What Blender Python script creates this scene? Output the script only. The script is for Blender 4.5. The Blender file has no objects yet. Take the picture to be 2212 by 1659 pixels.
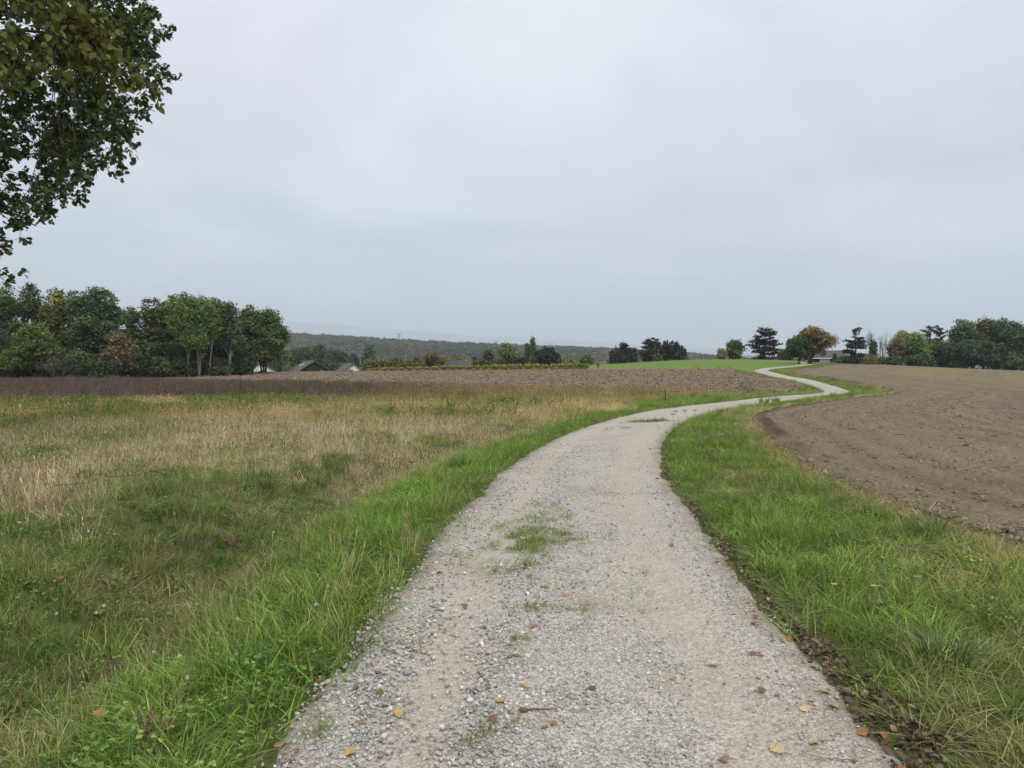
import bpy, math, random
import numpy as np
R = math.radians
rng = np.random.default_rng(7)
random.seed(7)
sc = bpy.context.scene
col = sc.collection

# ------------------------------------------------------------------ camera
W, H = 1024, 768
FPX = 739.6
PITCH = R(1.42)
CAMZ = 1.70
cam_d = bpy.data.cameras.new('camera')
cam_d.sensor_width = 36.0
cam_d.lens = FPX / W * 36.0
cam_d.clip_start = 0.05
cam_d.clip_end = 40000
cam = bpy.data.objects.new('camera', cam_d)
col.objects.link(cam)
cam.location = (0, 0, CAMZ)
cam.rotation_euler = (math.pi / 2 - PITCH, 0, 0)
sc.camera = cam

# ------------------------------------------------------------------ world, sun, exposure
SUN_EL, SUN_AZ = R(58), R(150)
world = bpy.data.worlds.new('World')
sc.world = world
world.use_nodes = True
nt = world.node_tree
nt.nodes.clear()
def N(t, typ, **kw):
    n = t.nodes.new(typ)
    for k, v in kw.items():
        if k.startswith('i_'):
            key = k[2:]
            key = int(key) if key.isdigit() else key
            n.inputs[key].default_value = v
        else:
            setattr(n, k, v)
    return n
def ramp(t, stops, fac=None, interp='LINEAR'):
    n = t.nodes.new('ShaderNodeValToRGB')
    cr = n.color_ramp
    cr.interpolation = interp
    while len(cr.elements) < len(stops):
        cr.elements.new(0.5)
    for e, (p, c) in zip(cr.elements, stops):
        e.position = p
        e.color = (*c, 1) if len(c) == 3 else c
    if fac is not None:
        t.links.new(fac, n.inputs[0])
    return n
def mixc(t, fac, a, b, mode='MIX'):
    n = t.nodes.new('ShaderNodeMix')
    n.data_type = 'RGBA'
    n.blend_type = mode
    n.clamp_result = False
    for sock, v in ((0, fac), (6, a), (7, b)):
        if isinstance(v, (int, float)):
            n.inputs[sock].default_value = v
        elif isinstance(v, (tuple, list)):
            n.inputs[sock].default_value = (*v, 1) if len(v) == 3 else v
        else:
            t.links.new(v, n.inputs[sock])
    return n.outputs[2]
def mth(t, op, a, b=None, clamp=False):
    n = t.nodes.new('ShaderNodeMath')
    n.operation = op
    n.use_clamp = clamp
    for i, v in enumerate((a, b)):
        if v is None: continue
        if isinstance(v, (int, float)): n.inputs[i].default_value = v
        else: t.links.new(v, n.inputs[i])
    return n.outputs[0]

sky = N(nt, 'ShaderNodeTexSky', sky_type='NISHITA', sun_disc=False, sun_elevation=SUN_EL, sun_rotation=SUN_AZ)
sky.air_density = 1.0; sky.dust_density = 2.0
tc = N(nt, 'ShaderNodeTexCoord')
sep = N(nt, 'ShaderNodeSeparateXYZ')
nt.links.new(tc.outputs['Generated'], sep.inputs[0])
zc = mth(nt, 'ADD', mth(nt, 'MAXIMUM', sep.outputs[2], 0.0), 0.16)
comb = N(nt, 'ShaderNodeCombineXYZ')
nt.links.new(mth(nt, 'DIVIDE', sep.outputs[0], zc), comb.inputs[0])
nt.links.new(mth(nt, 'DIVIDE', sep.outputs[1], zc), comb.inputs[1])
n1 = N(nt, 'ShaderNodeTexNoise', i_Scale=0.8, i_Detail=6.0, i_Roughness=0.52, i_Distortion=0.5)
n2 = N(nt, 'ShaderNodeTexNoise', i_Scale=0.5, i_Detail=2.0)
nt.links.new(comb.outputs[0], n1.inputs['Vector'])
mp = N(nt, 'ShaderNodeMapping'); mp.inputs['Location'].default_value = (5.3, 2.1, 0)
nt.links.new(comb.outputs[0], mp.inputs[0]); nt.links.new(mp.outputs[0], n2.inputs['Vector'])
cl = ramp(nt, [(0.33, (0.445, 0.457, 0.497)), (0.50, (0.56, 0.566, 0.60)), (0.65, (0.695, 0.69, 0.705))], n1.outputs['Fac'])
cl2 = ramp(nt, [(0.38, (0.97, 1.01, 1.0)), (0.64, (1.03, 0.99, 1.025))], n2.outputs['Fac'])
clouds = mixc(nt, 1.0, cl.outputs[0], cl2.outputs[0], 'MULTIPLY')
skys = mixc(nt, 1.0, sky.outputs[0], (0.10, 0.10, 0.10), 'MULTIPLY')
full = mixc(nt, 0.93, skys, clouds)
bg = N(nt, 'ShaderNodeBackground', i_Strength=1.0)
nt.links.new(full, bg.inputs[0])
wo = N(nt, 'ShaderNodeOutputWorld')
nt.links.new(bg.outputs[0], wo.inputs[0])

sun_d = bpy.data.lights.new('sun', 'SUN')
sun_d.energy = 1.5
sun_d.angle = R(50)
sun_d.color = (1.0, 0.95, 0.87)
sun = bpy.data.objects.new('sun', sun_d)
col.objects.link(sun)
sun.rotation_euler = (math.pi / 2 - SUN_EL, 0, math.pi - SUN_AZ)
vs = sc.view_settings
vs.view_transform = 'Standard'
vs.look = 'None'
vs.exposure = 0.73
vs.gamma = 1.0
vs.use_curve_mapping = False
cy = sc.cycles
cy.max_bounces = 4; cy.diffuse_bounces = 3; cy.glossy_bounces = 2; cy.transmission_bounces = 3
cy.transparent_max_bounces = 6; cy.volume_bounces = 1
cy.volume_step_rate = 4.0
cy.use_denoising = True
cy.use_adaptive_sampling = True; cy.adaptive_threshold = 0.02

# ------------------------------------------------------------------ numeric helpers
S = W / 2212.0                      # the photograph measured at 2212 px wide
def sstep(a, b, x):
    t = np.clip((np.asarray(x, float) - a) / (b - a), 0, 1)
    return t * t * (3 - 2 * t)
def ray(xd, yd):
    u = (xd * S - W / 2) / FPX
    v = (H / 2 - yd * S) / FPX
    d = np.array([u, math.cos(PITCH) + v * math.sin(PITCH), v * math.cos(PITCH) - math.sin(PITCH)])
    return d / d[1]
def P3(xd, yd, D):
    d = ray(xd, yd)
    return np.array([d[0] * D, D, CAMZ + d[2] * D])
def XY(xd, D):
    return ((xd * S - W / 2) / FPX * D, D)
def hash2(ix, iy, seed):
    h = (ix.astype(np.int64) * 374761393 + iy.astype(np.int64) * 668265263 + seed * 1442695041) & 0x7fffffff
    h = ((h ^ (h >> 13)) * 1274126177) & 0x7fffffff
    h = h ^ (h >> 16)
    return (h & 0xffff) / 65535.0
def vnoise(x, y, seed=0):
    x = np.asarray(x, float); y = np.asarray(y, float)
    ix = np.floor(x); iy = np.floor(y)
    fx = x - ix; fy = y - iy
    fx = fx * fx * (3 - 2 * fx); fy = fy * fy * (3 - 2 * fy)
    a = hash2(ix, iy, seed); b = hash2(ix + 1, iy, seed)
    c = hash2(ix, iy + 1, seed); d = hash2(ix + 1, iy + 1, seed)
    return (a * (1 - fx) + b * fx) * (1 - fy) + (c * (1 - fx) + d * fx) * fy
def fbm(x, y, seed=0, octv=4, gain=0.5):
    s = 0; a = 1; tot = 0
    for i in range(octv):
        s = s + a * vnoise(np.asarray(x) * 2 ** i + 17.3 * i, np.asarray(y) * 2 ** i - 9.1 * i, seed + i)
        tot += a; a *= gain
    return s / tot
def in_poly(x, y, poly):
    x = np.asarray(x); y = np.asarray(y)
    inside = np.zeros(x.shape, bool)
    n = len(poly)
    for i in range(n):
        x1, y1 = poly[i]; x2, y2 = poly[(i + 1) % n]
        if y1 == y2: continue
        c = ((y1 > y) != (y2 > y)) & (x < (x2 - x1) * (y - y1) / (y2 - y1) + x1)
        inside ^= c
    return inside
def dist_poly(x, y, pts, closed=False):
    x = np.asarray(x, float); y = np.asarray(y, float)
    best = np.full(x.shape, 1e9); side = np.zeros(x.shape)
    m = len(pts) if closed else len(pts) - 1
    for i in range(m):
        x1, y1 = pts[i]; x2, y2 = pts[(i + 1) % len(pts)]
        dx, dy = x2 - x1, y2 - y1
        L2 = dx * dx + dy * dy + 1e-12
        t = np.clip(((x - x1) * dx + (y - y1) * dy) / L2, 0, 1)
        ex = x - x1 - t * dx; ey = y - y1 - t * dy
        d = np.hypot(ex, ey)
        m_ = d < best
        best = np.where(m_, d, best)
        side = np.where(m_, dx * (y - y1) - dy * (x - x1), side)
    return best, np.sign(side)        # side > 0: left of the line
def catmull(pts, step):
    pts = np.array(pts, float)
    out = []
    for i in range(len(pts) - 1):
        p0 = pts[max(i - 1, 0)]; p1 = pts[i]; p2 = pts[i + 1]; p3 = pts[min(i + 2, len(pts) - 1)]
        n = max(2, int(np.linalg.norm(p2 - p1) / step(p1)))
        t = np.linspace(0, 1, n, endpoint=False)[:, None]
        out.append(0.5 * (2 * p1 + (p2 - p0) * t + (2 * p0 - 5 * p1 + 4 * p2 - p3) * t ** 2 + (3 * p1 - p0 - 3 * p2 + p3) * t ** 3))
    out.append(pts[-1:])
    return np.vstack(out)

# ------------------------------------------------------------------ terrain: heights through levelled points
road_ctrl = [(-0.6, -14), (0.0, -6), (0.22, 0), (0.29, 3.12), (0.35, 4.16), (0.42, 5.29), (0.58, 6.9), (0.87, 9.73), (1.30, 13.1),
             (2.54, 18.5), (4.76, 25), (7.3, 30.5), (11.9, 38), (17.6, 46), (25.9, 59), (30.5, 74), (32.9, 88), (34.9, 102),
             (36.3, 108), (41.3, 118), (50.6, 129), (57, 142), (62, 165), (63, 200)]
ctrl = []
def cp(xd, yd, D): ctrl.append(tuple(P3(xd, yd, D)))
for x, y, z in [(0, 0, 0), (0, -10, 0), (-8, -8, 0), (8, -8, 0), (-10, 3, -.1), (.3, 3, 0), (4, 2, 0.03), (.6, 7, 0), (12, 0, .02), (40, -5, 0), (-40, -5, -.2)]:
    ctrl.append((x, y, z))
for a in [(1245, 1080, 9.73), (1262, 1010, 13.1), (1325, 945, 18.4), (1410, 905, 25), (1495, 887, 30), (1608, 871, 38), (1735, 858, 46),
          (1822, 848, 59), (1760, 829, 75), (1700, 817, 88), (1645, 805, 102), (1665, 796, 118), (1740, 789, 130), (1758, 786, 145),
          (2212, 1190, 6.8), (1850, 1065, 10), (1740, 1010, 12.6), (1640, 930, 18), (1620, 905, 23), (1660, 890, 27.5), (1760, 873, 36), (1900, 857, 48), (1935, 850, 56),
          (1780, 816, 85), (1699, 803, 102), (1797, 789, 130), (2212, 900, 25), (2212, 850, 52), (2212, 822, 95), (2212, 803, 175), (2060, 808, 110), (2000, 796, 160), (1900, 788, 150),
          (0, 1300, 5.4), (400, 1150, 7.6), (0, 1000, 13.4), (500, 950, 17.5), (0, 900, 26.5), (0, 852, 50), (0, 830, 95), (700, 858, 44), (1000, 862, 41), (0, 823, 113),
          (500, 835, 76), (1000, 846, 57), (1400, 853, 47.5), (1300, 820, 84), (900, 815, 100), (560, 804, 152), (800, 802, 146), (1000, 800.5, 136), (1300, 798.5, 126), (1590, 799, 113),
          (250, 821, 113), (1480, 778, 190), (1650, 777.5, 190), (1300, 789, 160), (1100, 799, 160)]:
    cp(*a)
for x, y, z in [(-75, 210, -2.2), (-30, 205, -1.8), (-60, 300, -6.2), (-150, 200, -3), (-150, 300, -7), (0, 300, -5), (40, 300, -3.5), (-260, 200, -5), (-300, 60, -2),
                (80, 260, 1.6), (105, 240, 2.2), (160, 250, 0.6), (250, 250, 0), (110, 330, -2), (260, 100, 0), (350, 350, -3), (-100, 420, -9), (0, 420, -9), (110, 420, -6), (0, -200, 0), (-200, -200, 0), (200, -200, 0)]:
    ctrl.append((x, y, z))
ctrl = np.array(ctrl)
RC = 5.0
def _phi(d2): return np.sqrt(d2 + RC * RC)
A = _phi(((ctrl[:, None, :2] - ctrl[None, :, :2]) ** 2).sum(-1)) - 0
A = A - np.eye(len(ctrl)) * 0.05
wts = np.linalg.solve(A, ctrl[:, 2])
ditch = [(-2.5, -6), (-2.6, 1), (-2.75, 4), (-2.9, 7), (-2.8, 10), (-2.3, 14), (-1.2, 18.5), (0.8, 24), (3.2, 29)]
def ridge_z(u):       # ground height of the wooded ridge against direction
    return np.interp(u, [-1.2, -0.69, -0.43, -0.31, -0.075, 0.13, 0.235, 0.33, 0.6], [60, 66, 70, 63, 38, 23, 11, -6, -10])
def hz(x, y):
    x = np.asarray(x, float); y = np.asarray(y, float)
    shp = x.shape
    xf = x.ravel(); yf = y.ravel()
    z = np.zeros(xf.shape)
    for i in range(0, len(xf), 40000):
        s = slice(i, i + 40000)
        d2 = (xf[s, None] - ctrl[None, :, 0]) ** 2 + (yf[s, None] - ctrl[None, :, 1]) ** 2
        z[s] = _phi(d2) @ wts
    z = np.clip(z, -14, 6)
    near = (xf > -6) & (xf < 6) & (yf < 30)
    if near.any():
        d, _ = dist_poly(xf[near], yf[near], ditch)
        z[near] -= 0.40 * np.exp(-(d / 0.85) ** 2) * sstep(30, 14, yf[near])
    r = np.hypot(xf, yf)
    w = sstep(300, 520, r)
    u = np.where(yf > 50, xf / np.maximum(yf, 50), np.sign(xf) * 1.2)
    zr = ridge_z(u)
    far = -14 + (zr + 14) * sstep(900, 1950, yf) - (zr + 30) * sstep(2050, 3400, yf)
    z = z * (1 - w) + far * w
    z += 0.03 * (fbm(xf * 0.6, yf * 0.6, 3, 3) - 0.5) * sstep(90, 20, r)
    return z.reshape(shp)
def hz1(x, y): return float(hz(np.array([x]), np.array([y]))[0])
def hit(xd, yd):
    d = ray(xd, yd)
    D = np.concatenate([np.arange(1.5, 30, 0.02), np.arange(30, 300, 0.2)])
    z = hz(d[0] * D, D)
    below = CAMZ + d[2] * D < z
    k = int(np.argmax(below)) if below.any() else len(D) - 1
    return np.array([d[0] * D[k], D[k], z[k]])

# plan polygons of the setting
road_line = catmull(road_ctrl, lambda p: max(0.08, 0.02 * np.hypot(*p)))
road_pts = [tuple(p) for p in road_line[::3]] + [tuple(road_line[-1])]
def pl(lst): return [XY(x, D) for x, D in lst]
right_field = [(80, -30), (230, 100), (190, 185)] + pl([(2212, 178), (2000, 162), (1900, 150), (1797, 131), (1740, 115), (1702, 101), (1725, 93), (1782, 85), (1850, 74), (1915, 63),
              (1937, 56), (1920, 51), (1900, 48), (1830, 42), (1760, 36), (1700, 31), (1660, 27.5), (1622, 23.5), (1625, 20.5), (1645, 17.8), (1690, 14.8), (1740, 12.6), (1850, 10), (2000, 8.4), (2212, 6.9)]) + [(6.3, 4.6), (9, 1.5), (12, -3), (14, -30)]
left_field = pl([(150, 100), (300, 92), (500, 76), (700, 68), (1000, 57), (1200, 51.5), (1400, 47.8), (1500, 48.5), (1600, 53), (1680, 58), (1725, 62.5), (1737, 66), (1715, 74), (1680, 83), (1640, 92), (1610, 100), (1592, 108), (1585, 113),
                 (1300, 125), (1000, 131), (800, 137), (560, 143), (480, 136), (250, 116), (120, 106)])
green_field = pl([(1268, 128), (1450, 120), (1588, 114.5), (1606, 107), (1622, 101.5), (1655, 118), (1727, 131), (1738, 150), (1735, 195), (1690, 235), (1480, 240), (1250, 215), (1180, 165), (1230, 131)])

# ------------------------------------------------------------------ object helpers
def tag(o, label=None, cat=None, group=None, kind=None):
    for k, v in (('label', label), ('category', cat), ('group', group), ('kind', kind)):
        if v: o[k] = v
    return o
def mk_mesh(name, verts, quads=None, tris=None, var=None, smooth=False, attrs=None):
    me = bpy.data.meshes.new(name)
    verts = np.asarray(verts, np.float32).reshape(-1, 3)
    quads = np.zeros((0, 4), np.int32) if quads is None else np.asarray(quads, np.int32).reshape(-1, 4)
    tris = np.zeros((0, 3), np.int32) if tris is None else np.asarray(tris, np.int32).reshape(-1, 3)
    me.vertices.add(len(verts)); me.vertices.foreach_set('co', verts.ravel())
    nl = quads.size + tris.size; npoly = len(quads) + len(tris)
    me.loops.add(nl); me.loops.foreach_set('vertex_index', np.concatenate([quads.ravel(), tris.ravel()]))
    me.polygons.add(npoly)
    st = np.concatenate([np.arange(len(quads)) * 4, quads.size + np.arange(len(tris)) * 3]).astype(np.int32)
    me.polygons.foreach_set('loop_start', st)
    if smooth: me.polygons.foreach_set('use_smooth', np.ones(npoly, bool))
    me.update(calc_edges=True)
    if var is not None:
        a = me.attributes.new('var', 'FLOAT', 'POINT'); a.data.foreach_set('value', np.asarray(var, np.float32))
    for k, v in (attrs or {}).items():
        a = me.attributes.new(k, 'FLOAT', 'POINT'); a.data.foreach_set('value', np.asarray(v, np.float32))
    return me
def mk_obj(name, me, mat=None, parent=None, loc=None, rz=0, color=None, link=True):
    o = bpy.data.objects.new(name, me)
    if link: col.objects.link(o)
    if mat is not None and me is not None and len(me.materials) == 0: me.materials.append(mat)
    if parent is not None: o.parent = parent
    if loc is not None: o.location = tuple(float(v) for v in loc)
    if rz: o.rotation_euler = (0, 0, rz)
    if color is not None: o.color = (*color, 1)
    return o
def empty(name, loc, rz=0):
    o = bpy.data.objects.new(name, None); col.objects.link(o)
    o.location = tuple(float(v) for v in loc); o.rotation_euler = (0, 0, rz); o.empty_display_size = 0.2
    return o
class MB:
    def __init__(s): s.v = []; s.q = []; s.t = []; s.a = []; s.n = 0
    def add(s, v, q=None, t=None, var=None):
        v = np.asarray(v, float).reshape(-1, 3)
        s.v.append(v)
        if q is not None and len(q): s.q.append(np.asarray(q).reshape(-1, 4) + s.n)
        if t is not None and len(t): s.t.append(np.asarray(t).reshape(-1, 3) + s.n)
        s.a.append(np.broadcast_to(np.asarray(rng.random() if var is None else var, float), (len(v),)))
        s.n += len(v); return s
    def mesh(s, name, smooth=False):
        return mk_mesh(name, np.vstack(s.v), np.vstack(s.q) if s.q else None, np.vstack(s.t) if s.t else None, np.concatenate(s.a), smooth)
    def box(s, lo, hi, M=None):
        x0, y0, z0 = lo; x1, y1, z1 = hi
        v = np.array([[x0,y0,z0],[x1,y0,z0],[x1,y1,z0],[x0,y1,z0],[x0,y0,z1],[x1,y0,z1],[x1,y1,z1],[x0,y1,z1]], float)
        if M is not None: v = v @ np.array(M).T
        return s.add(v, [[0,3,2,1],[4,5,6,7],[0,1,5,4],[1,2,6,5],[2,3,7,6],[3,0,4,7]])
    def prism(s, poly, y0, y1):          # poly in x,z extruded along y
        n = len(poly)
        v = [(x, y0, z) for x, z in poly] + [(x, y1, z) for x, z in poly]
        q = [[i, (i + 1) % n, n + (i + 1) % n, n + i] for i in range(n)]
        t = [[0, i + 1, i] for i in range(1, n - 1)] + [[n, n + i, n + i + 1] for i in range(1, n - 1)]
        return s.add(v, q, t)
    def tube(s, pts, rad, sides=6, var=None):
        pts = np.asarray(pts, float); m = len(pts)
        rad = np.broadcast_to(np.asarray(rad, float), (m,))
        tan = np.gradient(pts, axis=0); tan /= np.linalg.norm(tan, axis=1)[:, None] + 1e-9
        ref = np.array([0.31, 0.95, 0.05]) if abs(tan[0][2]) > 0.7 else np.array([0.05, 0.1, 1.0])
        b1 = np.cross(tan, ref); b1 /= np.linalg.norm(b1, axis=1)[:, None] + 1e-9
        b2 = np.cross(tan, b1)
        an = np.arange(sides) / sides * 2 * math.pi
        ring = pts[:, None] + rad[:, None, None] * (np.cos(an)[None, :, None] * b1[:, None] + np.sin(an)[None, :, None] * b2[:, None])
        q = []
        for i in range(m - 1):
            for j in range(sides):
                k = (j + 1) % sides
                q.append([i * sides + j, i * sides + k, (i + 1) * sides + k, (i + 1) * sides + j])
        return s.add(ring.reshape(-1, 3), q, var=var)
def rot_frames(d, n):       # leaf axis d, wished normal n -> (N,3,3) columns x,y,z
    d = d / (np.linalg.norm(d, axis=1)[:, None] + 1e-9)
    x = np.cross(d, n); x /= np.linalg.norm(x, axis=1)[:, None] + 1e-9
    z = np.cross(x, d)
    return np.stack([x, d, z], axis=2)
def scatter(tv, tt, pos, fr, scale, var):
    tv = np.asarray(tv, float); tt = np.asarray(tt)
    n = len(pos); k = len(tv)
    v = np.einsum('nij,kj->nki', fr, tv) * np.asarray(scale)[:, None, None] + pos[:, None]
    f = (tt[None] + (np.arange(n) * k)[:, None, None]).reshape(-1, tt.shape[1])
    return v.reshape(-1, 3), f, np.repeat(var, k)
def rdir(n, zb=0.0):
    v = rng.normal(size=(n, 3)); v[:, 2] += zb
    return v / (np.linalg.norm(v, axis=1)[:, None] + 1e-9)

# ------------------------------------------------------------------ materials
def new_mat(name):
    m = bpy.data.materials.new(name); m.use_nodes = True
    t = m.node_tree; t.nodes.clear()
    out = t.nodes.new('ShaderNodeOutputMaterial')
    return m, t, out
def pos_noise(t, scale, detail=3, rough=0.55, obj=False, stretch=None):
    n = N(t, 'ShaderNodeTexNoise', i_Scale=scale, i_Detail=detail, i_Roughness=rough)
    if obj:
        c = N(t, 'ShaderNodeTexCoord'); src = c.outputs['Object']
    else:
        g = N(t, 'ShaderNodeNewGeometry'); src = g.outputs['Position']
    if stretch:
        mp = N(t, 'ShaderNodeMapping'); mp.inputs['Scale'].default_value = stretch
        t.links.new(src, mp.inputs[0]); src = mp.outputs[0]
    t.links.new(src, n.inputs['Vector'])
    return n.outputs['Fac']
def princ(t, out, colr, rough=0.8, spec=0.25, bump=None, bstr=0.3, bdist=0.02):
    p = N(t, 'ShaderNodeBsdfPrincipled', i_Roughness=rough)
    p.inputs['Specular IOR Level'].default_value = spec
    if isinstance(colr, (tuple, list)): p.inputs['Base Color'].default_value = (*colr, 1)
    else: t.links.new(colr, p.inputs['Base Color'])
    if bump is not None:
        b = N(t, 'ShaderNodeBump', i_Strength=bstr, i_Distance=bdist)
        t.links.new(bump, b.inputs['Height']); t.links.new(b.outputs[0], p.inputs['Normal'])
    t.links.new(p.outputs[0], out.inputs['Surface'])
    return p
def attr(t, name, typ='GEOMETRY'):
    a = N(t, 'ShaderNodeAttribute', attribute_name=name, attribute_type=typ)
    return a
def leaf_mat(name, mode, transl=0.25, contrast=(0.62, 1.35), second=None, rough=0.55, spec=0.25, nscale=0.6):
    """mode 'object' reads the object's own colour, 'instancer' the tint stored on the scatter points."""
    m, t, out = new_mat(name)
    if mode == 'object':
        base = N(t, 'ShaderNodeObjectInfo').outputs['Color']
    else:
        base = attr(t, 'tint', 'INSTANCER').outputs['Color']
    v = attr(t, 'var').outputs['Fac']
    r = ramp(t, [(0, (contrast[0],) * 3), (1, (contrast[1],) * 3)], v)
    c = mixc(t, 1.0, base, r.outputs[0], 'MULTIPLY')
    if name in ('leaf_far', 'leaf_autumn'):
        c = mixc(t, 1.0, c, ramp(t, [(0.35, (0.72, 0.78, 0.9)), (0.65, (1.4, 1.3, 1.05))], pos_noise(t, 0.45, 3, 0.6)).outputs[0], 'MULTIPLY')
    if second:
        nz = pos_noise(t, nscale, 2)
        f = ramp(t, [(0.5, (0, 0, 0)), (0.68, (1, 1, 1))], nz)
        vv = mth(t, 'MULTIPLY', f.outputs[0], mth(t, 'MULTIPLY', v, second[1]), True)
        c = mixc(t, vv, c, second[0])
    p = princ(t, out, c, rough, spec)
    if transl > 0:
        tr = N(t, 'ShaderNodeBsdfTranslucent')
        t.links.new(mixc(t, 1.0, c, (1.15, 1.2, 0.7), 'MULTIPLY'), tr.inputs[0])
        mx = N(t, 'ShaderNodeMixShader', i_0=transl)
        t.links.new(p.outputs[0], mx.inputs[1]); t.links.new(tr.outputs[0], mx.inputs[2])
        t.links.new(mx.outputs[0], out.inputs['Surface'])
    return m
M = {}
def plain(name, c, rough=0.8, nz=0.0, scale=3.0, spec=0.25, c2=None, obj=True, bump=0):
    m, t, out = new_mat(name)
    if nz or c2:
        n = pos_noise(t, scale, 4, 0.6, obj)
        cc = c2 or tuple(v * (1 - nz) for v in c)
        r = ramp(t, [(0.35, c), (0.65, cc)], n)
        princ(t, out, r.outputs[0], rough, spec, n if bump else None, bump or 0.3)
    else:
        princ(t, out, c, rough, spec)
    M[name] = m
    return m
plain('white_render', (0.62, 0.61, 0.58), nz=0.15, scale=0.8)
plain('roof_dark', (0.075, 0.066, 0.06), c2=(0.12, 0.10, 0.085), scale=1.2)
plain('roof_grey', (0.075, 0.073, 0.072), c2=(0.10, 0.097, 0.095), scale=1.0)
plain('roof_brown', (0.11, 0.088, 0.08), c2=(0.14, 0.11, 0.1), scale=1.0)
plain('dark_wood', (0.018, 0.016, 0.016), nz=0.4, scale=2)
plain('window_glass', (0.03, 0.03, 0.035), rough=0.15, spec=0.5)
plain('white_paint', (0.75, 0.74, 0.72), rough=0.6)
plain('steel', (0.22, 0.24, 0.26), rough=0.5)
plain('bark', (0.10, 0.085, 0.068), c2=(0.05, 0.042, 0.035), scale=3, bump=0.5)
plain('bark_pale', (0.22, 0.20, 0.17), c2=(0.10, 0.09, 0.075), scale=2, bump=0.3)
plain('bark_twig', (0.13, 0.115, 0.10), c2=(0.085, 0.075, 0.066), scale=3)
plain('old_wood', (0.16, 0.12, 0.085), c2=(0.08, 0.06, 0.045), scale=14)
plain('rust', (0.16, 0.07, 0.035), c2=(0.09, 0.05, 0.03), scale=9)
plain('dry_stem', (0.36, 0.28, 0.17), c2=(0.22, 0.16, 0.1), scale=20)
plain('stem_brown', (0.12, 0.075, 0.05), c2=(0.2, 0.13, 0.085), scale=20)
plain('petal_white', (0.75, 0.74, 0.70), c2=(0.6, 0.58, 0.5), scale=60)
plain('stem_green', (0.08, 0.14, 0.04))
M['leaf_far'] = leaf_mat('leaf_far', 'object', 0.30, (0.45, 2.4))
M['leaf_autumn'] = leaf_mat('leaf_autumn', 'object', 0.25, (0.5, 1.9), ((0.20, 0.115, 0.04), 0.8), nscale=0.45)
M['leaf_oak'] = leaf_mat('leaf_oak', 'object', 0.22, (0.5, 1.7), ((0.15, 0.085, 0.025), 0.5), rough=0.5, spec=0.25, nscale=1.1)
M['leaf_elm'] = leaf_mat('leaf_elm', 'object', 0.32, (0.6, 1.35), ((0.24, 0.19, 0.03), 0.6), rough=0.5, nscale=2.2)
M['leaf_one'] = leaf_mat('leaf_one', 'object', 0.1, (0.75, 1.2))
M['needle'] = leaf_mat('needle', 'object', 0.05, (0.55, 1.4))
M['grass'] = leaf_mat('grass', 'instancer', 0.36, (0.52, 2.15), rough=0.6, spec=0.16)
M['litter'] = leaf_mat('litter', 'instancer', 0.08, (0.6, 1.4))
M['far_wood'] = leaf_mat('far_wood', 'instancer', 0.1, (0.6, 1.4))

def soil_mat(name, c1, c2, straw, straw_amt, sprout=None, bscale=14.0):
    m, t, out = new_mat(name)
    n1 = pos_noise(t, 0.35, 4, 0.6); n2 = pos_noise(t, bscale, 5, 0.7)
    n3 = pos_noise(t, 26.0, 2, 0.5, stretch=(1, 0.35, 1))
    c = ramp(t, [(0.3, c1), (0.7, c2)], n1).outputs[0]
    dk = ramp(t, [(0.30, (0.66, 0.65, 0.63)), (0.62, (1.15, 1.14, 1.12))], n2).outputs[0]
    c = mixc(t, 1.0, c, dk, 'MULTIPLY')
    f = ramp(t, [(0.66 - 0.05 * straw_amt, (0, 0, 0)), (0.74, (1, 1, 1))], n3).outputs[0]
    c = mixc(t, mth(t, 'MULTIPLY', f, straw_amt, True), c, straw)
    if sprout:
        c = mixc(t, attr(t, 'ridge_shade').outputs['Fac'], c, (0.085, 0.062, 0.042))  # shaded face of the furrow ridge, painted into the soil colour
        rd = attr(t, 'rowd').outputs['Fac']
        wob = mth(t, 'MULTIPLY', pos_noise(t, 0.25, 3, 0.5), 5.0)
        w1 = mth(t, 'SINE', mth(t, 'ADD', mth(t, 'MULTIPLY', rd, 7.0), wob)); w2 = mth(t, 'SINE', mth(t, 'ADD', mth(t, 'MULTIPLY', rd, 1.9), wob))
        ww = mth(t, 'ADD', mth(t, 'MULTIPLY', w1, 0.5), mth(t, 'MULTIPLY', w2, 0.5))
        c = mixc(t, 1.0, c, ramp(t, [(0.0, (0.84, 0.84, 0.84)), (1.0, (1.13, 1.13, 1.12))], mth(t, 'ADD', mth(t, 'MULTIPLY', ww, 0.5), 0.5)).outputs[0], 'MULTIPLY')
        sp = attr(t, 'sprout').outputs['Fac']
        n4 = pos_noise(t, 7.0, 3, 0.6)
        ff = mth(t, 'MULTIPLY', sp, ramp(t, [(0.38, (0.25,) * 3), (0.62, (1,) * 3)], n4).outputs[0], True)
        c = mixc(t, ff, c, sprout)
    princ(t, out, c, 0.95, 0.1, n2, 0.6, 0.05)
    M[name] = m
soil_mat('soil_harrowed', (0.155, 0.124, 0.083), (0.195, 0.158, 0.108), (0.33, 0.27, 0.18), 0.25, (0.19, 0.175, 0.062))
soil_mat('soil_ploughed', (0.165, 0.130, 0.092), (0.215, 0.172, 0.125), (0.34, 0.27, 0.18), 0.85, None, 3.0)

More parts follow.
